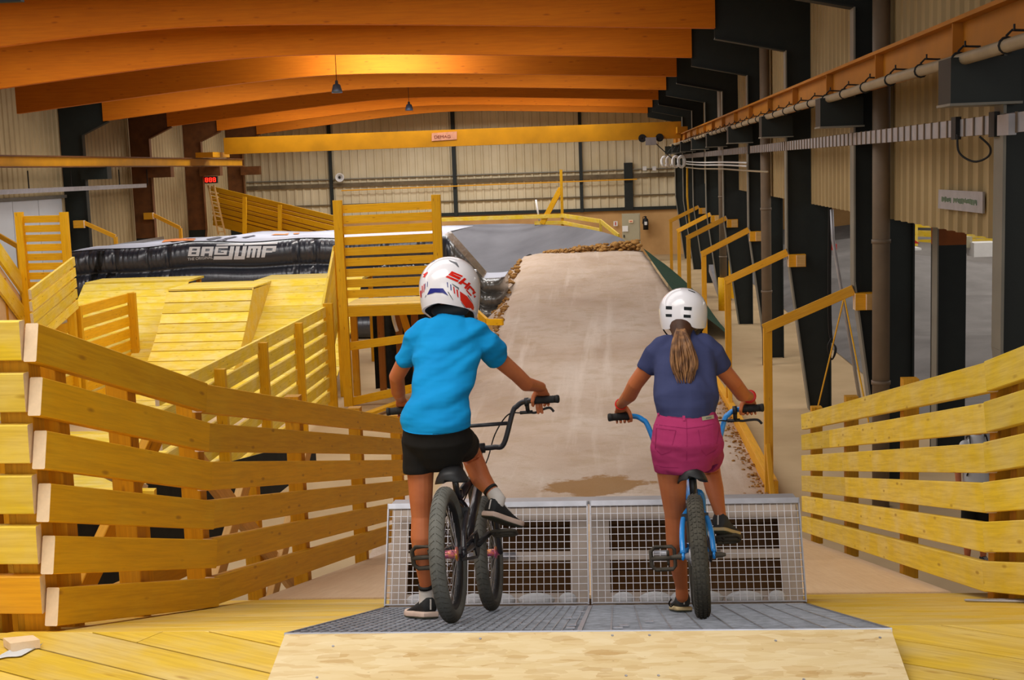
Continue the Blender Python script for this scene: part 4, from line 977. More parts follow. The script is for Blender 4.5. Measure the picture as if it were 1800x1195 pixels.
# ---- plank fences on both sides
def pl_fence(t, x0, d0, h0, x1, d1, h1, n, pitch, h, mat, th=0.048, side=1, end=True, cuts={}):
    for i in range(n):
        a = V((x0 + side * th / 2, d0, 4.5 - h0 - pitch * i - h / 2)); b = V((x1 + side * th / 2, d1, 4.5 - h1 - pitch * i - h / 2))
        q = [0] + cuts.get(i, []) + [1]
        for u, v in zip(q, q[1:]): plank('plank', lerp(a, b, u), lerp(a, b, v), th, h * 0.965, M[mat], t, end=M['endgrain'] if end else None)
t = thing('plank_fence', 'worn yellow plank fence down the right side of the start ramp', 'fence', (1.9, 8.5, zr(8.5)), 'plank fences of the start ramp')
pl_fence(t, 1.735, 6.27, 0.964, 1.72, 12.23, 2.331, 6, 0.192, 0.146, 'fence2', cuts={1: [0.74], 2: [0.64], 3: [0.62], 5: [0.64]})
pl_fence(t, 1.865, 4.35, 0.405, 1.728, 6.28, 0.962, 6, 0.192, 0.146, 'fence2')
for d in (12.05, 10.3, 8.3, 6.34):
    ht = 0.964 + 0.2293 * (d - 6.27); plank('post', (1.83, d, 4.5 - ht - 1.2), (1.83, d, 4.5 - ht + (0.06 if d > 7 else -0.01)), 0.095, 0.1, M['post'], t, V((0, 1, 0)))
plank('post', (1.86, 6.1, 4.5 - 2.16), (1.86, 6.1, 4.5 - 0.93), 0.1, 0.1, M['post'], t, V((0, 1, 0)))
plank('post', (1.95, 4.9, 4.5 - 1.8), (1.95, 4.9, 4.5 - 0.6), 0.1, 0.1, M['post'], t, V((0, 1, 0)))
t = thing('plank_fence', 'deep yellow plank fence down the left side of the start ramp', 'fence', (-2.0, 8.5, zr(8.5)), 'plank fences of the start ramp')
pl_fence(t, -2.028, 4.567, 0.485, -1.946, 6.225, 0.974, 6, 0.194, 0.143, 'fence', side=-1)
pl_fence(t, -1.965, 6.205, 0.972, -1.9, 12.2, 2.3, 6, 0.192, 0.145, 'fence', side=-1)
for d in (4.66, 4.86, 5.5, 6.28, 8.3, 10.2, 12.0):
    ht = 0.485 + 0.295 * (d - 4.567) if d < 6.3 else 0.972 + 0.2215 * (d - 6.205)
    xp = -2.14 + 0.049 * (min(d, 6.225) - 4.567) if d < 6.3 else -2.06 + 0.0108 * (d - 6.2)
    plank('post', (xp, d, 4.5 - ht - 1.22), (xp, d, 4.5 - ht - 0.05 + (0.09 if d > 8 else 0)), 0.095, 0.1, M['post'], t, V((0, 1, 0)))
t = thing('plank_fence', 'short plank fence turning left at the corner of the start deck', 'fence', (-2.6, 4.68, zdeck(4)), 'plank fences of the start ramp')
for i in range(6):
    z = 4.5 - 0.478 - 0.186 * i - 0.07
    plank('plank', (-3.7, 4.57, z + 0.02), (-2.083, 4.57, z), 0.045, 0.14, M['fence2' if i < 5 else 'rail'], t, end=M['endgrain'])
for x in (-2.16, -2.32, -3.0): plank('post', (x, 4.66, zdeck(4) - 0.1), (x, 4.66, 4.5 - 0.52), 0.1, 0.09, M['post'], t, V((0, 1, 0)))
# timber trestle under and behind the left fence
t = thing('support_frame', 'timber support frame with braces behind the left plank fence', 'frame', (-2.8, 7.5, 0))
for x, d, z in ((-2.7, 5.6, 3.3), (-2.7, 7.2, 2.7), (-2.6, 9.2, 2.4), (-3.2, 6.2, 2.9)): plank('leg', (x, d, 0), (x, d, z), 0.11, 0.1, M['post'], t, V((0, 1, 0)))
for a, b, m in (((-2.55, 5.2, 3.0), (-2.6, 8.0, 1.3), 'fence2'), ((-2.5, 7.6, 2.9), (-2.55, 10.2, 1.2), 'raw'), ((-2.5, 8.6, 1.1), (-2.5, 10.6, 2.3), 'raw'), ((-2.5, 6.9, 1.4), (-2.5, 8.8, 2.5), 'raw'), ((-2.7, 5.4, 2.5), (-2.7, 8.6, 2.0), 'post'), ((-3.4, 6.3, 2.95), (-2.3, 6.4, 2.9), 'fence2'), ((-2.5, 5.0, 2.2), (-2.4, 6.8, 3.2), 'post')):
    plank('brace', a, b, 0.05, 0.13, M[m], t)
MB().prism([V((-3.4, d, z)) for d, z in ((6.3, 2.75), (14.8, 1.5), (14.8, 1.22), (10, 1.45), (6.3, 1.6))], (-0.01, 0, 0)).build('net_shade_sheet', M['netshade'], t)  # dark sheet added in place of the shade under the neighbouring ramp
plank('brace', P(168, 820, 8.2), P(252, 861, 8.8), 0.06, 0.07, M['endgrain'], t)
plank('ledger', (-3.3, 5.0, 2.62), (-2.2, 5.05, 2.62), 0.06, 0.16, M['brownwood'], t)
# small things on the deck
t = thing('wood_offcut', 'pale sawn offcut lying on the deck in the left corner', 'offcut', PZ(38, 1132, zdeck(4)))
a, b, c_, e = (PZ(px, py, zdeck(4) + 0.034) for px, py in ((5, 1121), (58, 1116), (70, 1124), (18, 1131)))
MB().prism([a, b, c_, e], (0, 0, -0.03)).build('block', M['endgrain'], t)
q = smoothpath([PZ(px, py, zdeck(4) + 0.006) for px, py in ((-8, 1156), (24, 1146), (50, 1144), (60, 1140))], 5)
mb = MB(); mb.quad_grid([[p + V((-0.012, -0.05, 0)), p + V((0.012, 0.05, 0.004 * math.sin(i)))] for i, p in enumerate(q)])
mb.build('paper_strip', M['sheet'], None, False, 'torn white paper strip on the deck beside the pale offcut', 'paper')
q = [P(1810, 1072, 6.0), P(1760, 1068, 6.05), P(1715, 1069, 6.05), P(1697, 1070, 6.05), P(1720, 1074, 5.98), P(1770, 1079, 5.92), P(1810, 1083, 5.88)]
q = [V((p.x, p.y, zdeck(p.y) + 0.008)) for p in q]
MB().tube(smoothpath(q, 5), 0.006, 6).build('deck_cable', M['galvdull'], None, True, 'thin grey cable looped on the right side of the deck', 'cable')
# ================================================================ bicycles
M['tyre'] = plain('grey_rubber', (112, 112, 106), 0.8, 0, 0.15, 8, 0.3, 90, c2=(84, 84, 80))
M['tyre2'] = plain('dusty_black_rubber', (84, 80, 70), 0.85, 0, 0.2, 8, 0.3, 90, c2=(54, 52, 46))
M['bmx'] = plain('black_bike_paint', (44, 44, 50), 0.35, 0, 0.1, 9, coat=0.3)
M['blue'] = plain('bright_blue_paint', (40, 142, 226), 0.3, 0, 0.04, 4, coat=0.4)
M['palerim'] = plain('grey_rim', (150, 150, 150), 0.4, 0.5)
M['oil'] = plain('gold_pink_anodised', (240, 170, 50), 0.3, 0.6, 0.2, 40, c2=(220, 80, 190))
M['plasticblk'] = plain('black_plastic', (38, 38, 40), 0.5, 0, 0.1, 9)
M['pedal'] = plain('dusty_black_pedal', (74, 68, 58), 0.7, 0, 0.15, 20)
M['grip'] = plain('black_rubber_grip', (40, 40, 40), 0.75, 0, 0.1, 30)
GA, GB_, GC = None, -0.2915, 0
def gplane(px, py):
    r = ray(px, py); c = -1.509 + 0.2915 * 4.22; d = c / (r.z / r.y + 0.2915); return CAM + r * (d / r.y)
def bike_frame(rear, fvec, lean):
    a = gplane(*rear); x = V(fvec).normalized(); y = V((0, 0, 1)).cross(x).normalized(); z = x.cross(y)
    l = R(lean); y2 = y * math.cos(l) - z * math.sin(l); z2 = z * math.cos(l) + y * math.sin(l)
    m = Matrix((x, y2, z2)).transposed().to_4x4(); m.translation = a; return m
def bicycle(label, fm, sp):
    t = bpy.data.objects.new('bicycle', None); put(t, None, fm); tag(t, label, 'bicycle')
    L = lambda x, y, z: fm @ V((x, y, z))
    AX = (fm.to_3x3() @ V((0, 1, 0)))
    rw, wb, tw, k = sp['r'], sp['wb'], sp['tw'], sp['k']
    def wheel(name, cx, tyre, knobs):
        c = L(cx, 0, rw); tr = tw / 2
        prof = [(tr * 1.0 * math.sin(a), rw - tr * 0.92 + tr * 0.92 * math.cos(a)) for a in (math.pi * (-0.86 + 1.72 * q / 16) for q in range(17))]
        w = MB().lathe(c, AX, prof, 56).build(name, M[tyre], t, True)
        ri = rw - tr * 1.75
        MB().lathe(c, AX, ((-0.016, ri + 0.008), (-0.018, ri - 0.006), (-0.008, ri - 0.016), (0.008, ri - 0.016), (0.018, ri - 0.006), (0.016, ri + 0.008)), 56).build('rim', M[sp['rim']], w, True)
        MB().lathe(c, AX, ((-0.05, 0.006), (-0.05, 0.012), (-0.036, 0.014), (-0.034, 0.027), (-0.028, 0.027), (-0.024, 0.016), (0.024, 0.016), (0.028, 0.027), (0.034, 0.027), (0.036, 0.014), (0.05, 0.012), (0.05, 0.006)), 20).build('hub', M[sp['hub']], w, True)
        sm = MB(); fx, fz = fm.to_3x3() @ V((1, 0, 0)), fm.to_3x3() @ V((0, 0, 1))
        for i in range(36):
            s = 1 if i % 2 else -1; a0 = 2 * math.pi * i / 36; a1 = a0 + (0.45 if i % 4 < 2 else -0.45)
            e0 = fx * math.cos(a1) + fz * math.sin(a1); e1 = fx * math.cos(a0) + fz * math.sin(a0)
            sm.tube([c + e0 * 0.025 + AX * 0.03 * s, c + e1 * (ri - 0.012)], 0.0011, 4, False)
        sm.build('spokes', M['galv'], w, kind='stuff')
        tm = MB(); n = 64 if knobs else 60
        for i in range(n):
            a0 = 2 * math.pi * i / n; e = fx * math.cos(a0) + fz * math.sin(a0); tg = -fx * math.sin(a0) + fz * math.cos(a0)
            if knobs:
                for q, wd in ((-0.62, 0.2), (-0.22, 0.3), (0.22, 0.3), (0.62, 0.2)):
                    an = q * 1.25; n_ = (e * math.cos(an) + AX * math.sin(an)); ctr = c + e * (rw - tr * 0.92) + n_ * (tr * 0.95)
                    sh = tg * (0.006 if abs(q) > 0.5 else 0)
                    tm.box(ctr + sh, (0.3 * tw * 0.55, 0.0125, 0.004), Matrix((n_.cross(tg), tg, n_)).transposed())
            else:
                for s in (-1, 1):
                    pts = [c + e * (rw - tr * 0.92) + (e * math.cos(an) + AX * math.sin(an)) * tr * 0.955 + tg * (0.018 * an * s) for an in (s * 0.12, s * 0.55, s * 0.95)]
                    tm.tube(pts, 0.0009, 4, False)
        tm.build('tread', M['tyre2'] if not knobs else M[tyre], w, kind='stuff')
        return w
    wheel('rear_wheel', 0, sp['tyre'], sp['knobs']); wheel('front_wheel', wb, sp['tyre'], sp['knobs'])
    BBx, BBz = sp['bb']; stx, stz = sp['st']; hbx, hbz = wb - 0.115 * k, 0.555 * k; htx, htz = wb - 0.145 * k, 0.655 * k
    f = MB()
    f.tube([L(BBx, 0, BBz), L(stx, 0, stz)], 0.016, 12)
    f.tube([L(stx + 0.01, 0, stz - 0.02), L(lerp((hbx, 0, hbz), (htx, 0, htz), 0.6).x, 0, lerp((hbx, 0, hbz), (htx, 0, htz), 0.6).z)], 0.0185, 14)
    f.tube([L(BBx, 0, BBz), L(hbx, 0, hbz + 0.012)], 0.0215, 14)
    f.tube([L(hbx, 0, hbz), L(htx, 0, htz)], 0.025, 14)
    f.tube([L(BBx, -0.04, BBz), L(BBx, 0.04, BBz)], 0.024, 14)
    wy = tw / 2 + 0.012
    for s in (-1, 1):
        f.tube(smoothpath([L(stx - 0.012, 0.012 * s, stz - 0.035), L(stx - 0.05, wy * s, stz - 0.075), L(0.05, (wy + 0.012) * s, rw + 0.09), L(-0.005, 0.058 * s, rw + 0.012)], 5), 0.0105, 10)
        f.tube(smoothpath([L(BBx - 0.01, 0.024 * s, BBz), L(BBx - 0.07, wy * s, BBz - 0.008), L(0.0, 0.058 * s, rw)], 5), 0.0105, 10)
        f.tube([L(-0.012, 0.058 * s, rw), L(0.02, 0.058 * s, rw)], (0.016), 8, flat=0.4)
    f.build('frame', M[sp['paint']], t, True)
    fk = MB()
    for s in (-1, 1): fk.tube(smoothpath([L(hbx + 0.004, 0.02 * s, hbz - 0.012), L(hbx + 0.012, (wy + 0.004) * s, hbz - 0.04), L(wb - 0.02, 0.05 * s, rw + 0.03), L(wb, 0.054 * s, rw)], 5), [0.016] * 6 + [0.012] * 10, 10)
    fk.tube([L(hbx + 0.006, -wy, hbz - 0.028), L(hbx + 0.006, wy, hbz - 0.028)], 0.017, 10)
    fk.build('fork', M[sp['paint']], t, True)
    # cockpit
    cx, cz = sp['clamp']; gx, gz = sp['grip']; gy = sp['half']
    half = [L(cx, 0.0, cz), L(cx, 0.07, cz), L(cx - 0.005, 0.115, cz + 0.012), L(cx - 0.03, 0.165, lerp((0, 0, cz), (0, 0, gz), 0.8).z), L(cx - 0.036, 0.185, gz - 0.012), L(cx - 0.045, 0.215, gz + 0.004), L(lerp((cx, 0, 0), (gx, 0, 0), 0.8).x, 0.27, gz + 0.003), L(gx, gy, gz)]
    mir = lambda p: fm @ (Matrix.Diagonal((1, -1, 1, 1)) @ (fm.inverted() @ p))
    hb = MB(); pts = smoothpath([mir(p) for p in half[:0:-1]] + half, 6); hb.tube(pts, 0.0115, 12)
    if sp['cross']:
        z = cz + 0.55 * (gz - cz); hb.tube([L(cx - 0.02, -0.15, z), L(cx - 0.02, 0.15, z)], 0.0085, 10)
    hbo = hb.build('handlebar', M[sp['bar']], t, True)
    MB().tube([L(htx, 0, htz), L(htx - 0.008, 0, htz + 0.045)], 0.021, 12).tube([L(htx - 0.004, 0, htz + 0.025), L(cx, 0, cz)], 0.02, 10).tube([L(cx, -0.03, cz), L(cx, 0.03, cz)], 0.022, 12).build('stem', M['plasticblk'], t, True)
    G = {}
    for s, nm in ((1, 'L'), (-1, 'R')):
        a = L(gx, gy * s, gz); b = L(lerp((cx, 0, 0), (gx, 0, 0), 0.8).x, 0.262 * s if sp['half'] > 0.34 else 0.235 * s, gz + 0.003)
        d = (a - b).normalized(); prof = [(0, 0.0118), (0, 0.021), (0.006, 0.021), (0.01, 0.0155)]
        ln = (a - b).length
        q = 0.014
        while q < ln - 0.012: prof += [(q, 0.0155), (q + 0.003, 0.0165), (q + 0.006, 0.0155)]; q += 0.009
        prof += [(ln - 0.01, 0.0162), (ln, 0.018), (ln + 0.006, 0.016), (ln + 0.008, 0.002)]
        MB().lathe(b, d, prof, 16).build('grip', M['grip'], t, True)
        G[nm] = (lerp(a, b, sp['hold']), d)
    # brake on the right
    b = L(cx - 0.03, -0.205, gz); e = fm.to_3x3()
    fw, up, ri_ = e @ V((1, 0, 0)), e @ V((0, 0, 1)), e @ V((0, -1, 0))
    c0 = L(lerp((cx, 0, 0), (gx, 0, 0), 0.55).x, -0.232 if gy > 0.34 else -0.212, gz + 0.002)
    br = MB().tube([c0 - ri_ * 0.009, c0 + ri_ * 0.009], 0.0185, 12)
    br.tube([c0 + up * 0.01, c0 + fw * 0.012 - up * 0.022, c0 + fw * 0.024 - up * 0.04], 0.009, 8)
    br.tube([c0 + fw * 0.024 - up * 0.042 - ri_ * 0.035, c0 + fw * 0.024 - up * 0.042 + ri_ * 0.02], 0.0075, 8)
    bo = br.build('brake_mount', M['plasticblk'], t, True)
    p0 = c0 + fw * 0.024 - up * 0.042
    MB().tube(smoothpath([p0 + ri_ * 0.008, p0 + ri_ * 0.03 - up * 0.004 + fw * 0.004, p0 + ri_ * 0.06 + up * sp['lev'] * 0.5, p0 + ri_ * 0.095 + up * sp['lev'], p0 + ri_ * 0.112 + up * (sp['lev'] - 0.018)], 5), 0.0055, 8, flat=0.7).build('brake_lever', M['plasticblk'], bo, True)
    MB().tube(smoothpath([p0 - ri_ * 0.035, p0 - ri_ * 0.09 - up * 0.006, L(cx + 0.05, -0.07, cz + 0.06), L(cx + 0.02, -0.03, cz - 0.06), L(stx + 0.2, -0.02, stz + 0.03), L(stx, -0.02, stz - 0.04)], 6), 0.003, 6).build('brake_cable', M['cable'], t, True)
    # drivetrain
    ca = sp['crank']; cl = sp['cl']
    cd = V((math.cos(ca), 0, math.sin(ca)))
    bbp = V((BBx, 0, BBz))
    cr_ = MB()
    for s in (-1, 1):
        o = bbp + V((0, 0.052 * s, 0)); e_ = o + cd * cl * (-s) + V((0, 0.018 * s, 0)); cr_.tube([fm @ o, fm @ e_], [0.013, 0.011], 10)
    cr_.tube([fm @ (bbp + V((0, -0.062, 0))), fm @ (bbp + V((0, 0.062, 0)))], 0.01, 10)
    cr_.build('crank', M['plasticblk'], t, True)
    MB().lathe(L(BBx, -0.046, BBz), AX, ((-0.003, 0.012), (-0.003, 0.05 * k), (0.003, 0.05 * k), (0.003, 0.012)), 28).build('chainring', M['plasticblk'], t)
    MB().tube([L(BBx, -0.046, BBz + 0.05 * k), L(0, -0.046, rw + 0.022), L(-0.02, -0.046, rw), L(0, -0.046, rw - 0.022), L(BBx, -0.046, BBz - 0.05 * k)], 0.004, 6, flat=1.6).build('chain', M['plasticblk'], t)
    PD = {}
    for s, nm in ((1, 'L'), (-1, 'R')):
        o = bbp + V((0, 0.07 * s, 0)) + cd * cl * (-s); ce = o + V((0, 0.065 * s, 0)); pt = sp['pitch'][nm]
        xx = V((math.cos(pt), 0, math.sin(pt))); zz = V((-math.sin(pt), 0, math.cos(pt))); rm = fm.to_3x3() @ Matrix((xx, V((0, 1, 0)), zz)).transposed()
        pm = MB(); Wp = lambda a, b_, c_: fm @ (ce + xx * a + V((0, b_, 0)) + zz * c_)
        h = 0.046
        loop = [(-h, -0.036), (-h + 0.012, -0.046), (h - 0.012, -0.046), (h, -0.036), (h, 0.03), (h - 0.016, 0.046), (-h + 0.016, 0.046), (-h, 0.03)]
        pm.tube([Wp(a, b_ * s, 0) for a, b_ in loop], (0.0075), 8, closed=True, flat=1.2)
        for a in (-0.0, ): pm.tube([Wp(a, -0.05 * s, 0), Wp(a, 0.046 * s, 0)], 0.0095, 8)
        for a in (-0.03, 0.03): pm.tube([Wp(a, -0.02 * s, 0), Wp(a * 0.2, -0.02 * s, 0)], 0.0055, 6)
        pm.tube([Wp(0, -0.075 * s, 0), Wp(0, -0.04 * s, 0)], 0.006, 8)
        pm.build('pedal', M['pedal'], t, True); PD[nm] = fm @ ce
    # seat
    sx, sz = sp['seat']; ti = R(sp['tilt']); c_, s_ = math.cos(ti), math.sin(ti); w2 = sp['sw']
    rows = []
    for q, hw, dr, top in ((-0.115, 0.35, 0.015, -0.012), (-0.105, 0.72, 0.03, -0.002), (-0.08, 0.96, 0.045, 0.006), (-0.045, 1.0, 0.05, 0.008), (0.0, 0.8, 0.045, 0.003), (0.045, 0.5, 0.036, 0.0), (0.09, 0.34, 0.028, 0.002), (0.125, 0.26, 0.022, 0.002), (0.142, 0.14, 0.012, -0.004)):
        row = []
        for a in range(20):
            th = 2 * math.pi * a / 20; yy = math.cos(th); zz = math.sin(th)
            y = hw * w2 * (abs(yy) ** 0.75) * (1 if yy > 0 else -1)
            z = top + (0.016 * zz if zz > 0 else 0) - (abs(yy) ** 2.2) * dr + (0.0 if zz > 0 else 0.5 * zz * 0.022)
            row.append(L(sx + q * c_ - z * s_, y, sz + q * s_ + z * c_))
        rows.append(row)
    so = MB().quad_grid(rows, closed_u=True, cap0=True, cap1=True).build('saddle', M['plasticblk'], t, True)
    MB().tube([L(stx, 0, stz - 0.03), L(lerp((stx, 0, 0), (sx, 0, 0), 0.8).x, 0, sz - 0.025)], 0.0128, 12).build('seatpost', M['bmx'] if sp['paint'] == 'bmx' else M['plasticblk'], t, True)
    MB().tube([L(stx + 0.003, 0, stz - 0.018), L(stx - 0.004, 0, stz + 0.008)], 0.02, 12).build('seat_clamp', M[sp['paint']], t, True)
    MB().box(L(stx - 0.052, 0, stz - 0.078), (0.04, 2 * wy + 0.02, 0.028), fm.to_3x3()).build('brake_caliper', M['plasticblk'], t)
    if sp['peg']:
        for s in (-1, 1): MB().lathe(L(-0.0, 0.062 * s, rw), AX * s, ((0, 0.013), (0.012, 0.0095), (0.026, 0.0095), (0.04, 0.006), (0.041, 0.001)), 14).build('axle_nut', M['pedal'], t, True)
    return t, G, PD, so, L
bfm = bike_frame((795, 1095), (0.0626, 0.91, -0.2639), 3.8)
bike1, G1, PD1, saddle1, L1 = bicycle('black bicycle ridden by the boy in the bright blue shirt', bfm, dict(r=0.25, wb=0.93, tw=0.058, k=1.0, tyre='tyre', knobs=False, rim='plasticblk', hub='oil', paint='bmx', bar='bmx', bb=(0.365, 0.285), st=(0.252, 0.49), clamp=(0.80, 0.70), grip=(0.70, 0.878), half=0.37, cross=True, hold=0.62, lev=0.012, crank=R(14), cl=0.165, pitch={'L': R(-62), 'R': R(-12)}, seat=(0.185, 0.578), tilt=17, sw=0.066, peg=False))
gfm = bike_frame((1236, 1087), (0.035, 0.8, -0.233), 3.0)
bike2, G2, PD2, saddle2, L2 = bicycle('small bright blue bicycle under the girl in pink shorts', gfm, dict(r=0.232, wb=0.84, tw=0.062, k=0.92, tyre='tyre2', knobs=True, rim='palerim', hub='galvdull', paint='blue', bar='blue', bb=(0.34, 0.26), st=(0.225, 0.46), clamp=(0.72, 0.64), grip=(0.60, 0.835), half=0.325, cross=False, hold=0.6, lev=-0.004, crank=R(12), cl=0.15, pitch={'L': R(-72), 'R': R(-18)}, seat=(0.155, 0.555), tilt=2, sw=0.06, peg=True))
stick(text_polys('4130'), bvh_of(saddle1), 0.0015, lambda x, y: (782 + 7.2 * x, 819 - 6 * y - 0.9 * x), 0).build('saddle_lettering', M['palerim'], saddle1)

# ================================================================ riders
def remesh(mb, voxel, smooth=3, fac=0.5):
    me = bpy.data.meshes.new('tmp'); me.from_pydata(mb.v, [], mb.f)
    bm = bmesh.new(); bm.from_mesh(me); bmesh.ops.recalc_face_normals(bm, faces=bm.faces); bm.to_mesh(me); bm.free()
    o = bpy.data.objects.new('tmp', me); COL.objects.link(o)
    m = o.modifiers.new('r', 'REMESH'); m.mode = 'VOXEL'; m.voxel_size = voxel
    if smooth: s = o.modifiers.new('s', 'SMOOTH'); s.iterations = smooth; s.factor = fac
    ev = o.evaluated_get(bpy.context.evaluated_depsgraph_get()); me2 = bpy.data.meshes.new_from_object(ev)
    out = MB(); out.v = [v.co.copy() for v in me2.vertices]; out.f = [tuple(p.vertices) for p in me2.polygons]
    bpy.data.objects.remove(o); bpy.data.meshes.remove(me); bpy.data.meshes.remove(me2); return out
def skin_mat(name, c, c2):
    k = Nt(name); v = k.coord(); k.l(k.ramp(k.noise(v, 9, 4), ((0.3, lin(c2)), (0.65, lin(c)))), k.b.inputs['Base Color'])
    k.set(0.5, 0, 0.4); k.b.inputs['Subsurface Weight'].default_value = 0.08; k.b.inputs['Subsurface Radius'].default_value = (0.02, 0.008, 0.004); return k.m
def cloth(name, c, c2, bs=60, rough=0.85, amt=0.25, wr=0.0):
    k = Nt(name); v = k.coord(); k.l(k.ramp(k.noise(v, 7, 5), ((0.3, lin(c2)), (0.7, lin(c)))), k.b.inputs['Base Color'])
    k.set(rough, 0, 0.2)
    mp = k.n('ShaderNodeMapping'); mp.inputs['Rotation'].default_value = (0, R(28), R(10)); mp.inputs['Scale'].default_value = (3.5, 3.5, 15); k.l(v, mp.inputs[0])
    n1 = k.noise(mp.outputs[0], 1.0, 2, 0.4)
    k.bump(n1, wr, 0.03); return k.m
M['skin'] = skin_mat('sun_tanned_skin', (198, 118, 74), (184, 102, 60))
M['bluetee'] = cloth('bright_blue_cotton', (10, 148, 214), (8, 136, 202), wr=0.8)
M['navytee'] = cloth('navy_cotton', (62, 68, 106), (54, 60, 96), wr=0.3)
M['blkshort'] = cloth('black_shorts_fabric', (30, 28, 26), (24, 22, 20), wr=0.3)
M['pink'] = cloth('pink_denim', (178, 58, 108), (164, 48, 98), wr=0.4)
M['pinkdark'] = plain('dark_pink_stitching', (158, 34, 92), 0.9)
M['helmet'] = plain('glossy_white_helmet', (232, 230, 236), 0.18, 0, 0.01, 3, coat=0.6)
M['padding'] = plain('dark_helmet_padding', (30, 36, 40), 0.9)
M['decalred'] = plain('red_decal', (226, 34, 16), 0.3); M['decalblue'] = plain('blue_decal', (40, 44, 140), 0.3); M['decalgrey'] = plain('grey_vent', (110, 112, 118), 0.5)
M['shoeblk'] = plain('black_shoe_mesh', (38, 40, 42), 0.8, 0, 0.15, 30)
M['shoegrey'] = plain('charcoal_shoe_canvas', (62, 62, 64), 0.85, 0, 0.1, 20)
M['solewhite'] = plain('dusty_white_sole', (214, 190, 176), 0.7, 0, 0.06, 12)
M['soletan'] = plain('cream_sole', (206, 184, 140), 0.7, 0, 0.06, 12)
M['soledark'] = plain('dark_outsole', (64, 66, 52), 0.8)
M['sock'] = plain('white_sock', (214, 208, 202), 0.9, 0, 0.05, 20)
M['hairdark'] = plain('dark_brown_hair', (78, 46, 26), 0.6, 0, 0.2, 30)
def hair_mat():
    k = Nt('brown_blond_hair'); v = k.coord(); sp = k.n('ShaderNodeSeparateXYZ'); k.l(v, sp.inputs[0])
    n = k.noise(k.coord((60, 60, 3)), 1.0, 3); 
    a = k.ramp(n, ((0.35, lin((84, 52, 30))), (0.7, lin((160, 114, 70)))))
    k.l(a, k.b.inputs['Base Color']); k.set(0.45, 0, 0.4); return k.m
M['hair'] = hair_mat()
def hand(mb, W, G, A, F_, U, s=1.0, extended=False):
    """a hand closed round a bar: palm over the top, four fingers down the front and under, thumb round from the inner side"""
    at = lambda th, off, r: G + A * off + (F_ * math.cos(R(th)) + U * math.sin(R(th))) * r
    rg = 0.0165
    mb.capsule([W, lerp(W, at(112, 0, rg + 0.017), 0.55), at(112, 0, rg + 0.014), at(68, -0.001, rg + 0.0125)], [(0.019 * s, 0.0165 * s), (0.028 * s, 0.017 * s), (0.034 * s, 0.0145 * s), (0.031 * s, 0.011 * s)], 14, A)
    for i, off in enumerate((-0.028, -0.0095, 0.009, 0.027)):
        k = (0.97, 1.06, 1.0, 0.84)[i]; r0 = 0.0079 * s * (1 if i < 3 else 0.88)
        if extended and i < 2:            # two fingers reach down for the brake lever
            pts = [at(62, off, rg + 0.012), at(20, off * 1.0, rg + 0.012), G + A * off + F_ * (rg + 0.012) - U * 0.03, G + A * (off + 0.004) + F_ * (rg + 0.006) - U * 0.052]
        else:
            pts = [at(62, off, rg + 0.012)] + [at(62 - 175 * k * q, off * (1 - 0.06 * q), rg + 0.0085) for q in (0.28, 0.52, 0.76, 1.0)]
        mb.capsule(pts, [r0 * 1.05] + [r0 * (1 - 0.06 * q) for q in range(len(pts) - 1)], 10, A)
    pts = [lerp(W, at(112, -0.02, rg + 0.014), 0.62) - A * 0.008, at(150, -0.036 * s, rg + 0.013), at(195, -0.043 * s, rg + 0.010), at(245, -0.043 * s, rg + 0.008)]
    mb.capsule(pts, [0.0115 * s, 0.0105 * s, 0.009 * s, 0.0078 * s], 10, A)
def head(mb, C, fwd, s=1.0):
    """skull, jaw, nose and ears; helmet and hair cover most of it"""
    up = V((0, 0, 1)); rt = fwd.cross(up).normalized(); up = rt.cross(fwd).normalized(); m = Matrix((rt, fwd, up)).transposed()
    mb.ball(C, (0.071 * s, 0.089 * s, 0.092 * s), 24, 16, m)
    mb.ball(C + fwd * 0.03 * s - up * 0.055 * s, (0.05 * s, 0.056 * s, 0.052 * s), 18, 12, m)
    mb.capsule([C + fwd * 0.086 * s - up * 0.004 * s, C + fwd * 0.101 * s - up * 0.028 * s], [0.007 * s, 0.0105 * s], 10)
    mb.capsule([C + fwd * 0.083 * s - up * 0.056 * s - rt * 0.016 * s, C + fwd * 0.083 * s - up * 0.056 * s + rt * 0.016 * s], [0.006 * s, 0.006 * s], 8)
    for q in (-1, 1): mb.ball(C + rt * 0.072 * s * q - up * 0.012 * s - fwd * 0.005, (0.01 * s, 0.019 * s, 0.029 * s), 12, 8, m)
    return rt, up
def face_parts(par, C, fwd, rt, up, s=1.0):
    for q in (-1, 1):
        e = MB().ball(C + fwd * 0.079 * s + rt * 0.029 * s * q + up * 0.012 * s, 0.0115 * s, 12, 8).build('eye', M['white'], par, True)
        MB().ball(C + fwd * 0.0895 * s + rt * 0.029 * s * q + up * 0.012 * s, (0.005 * s, 0.0025, 0.005 * s), 10, 6).build('iris', M['hairdark'], e, True)
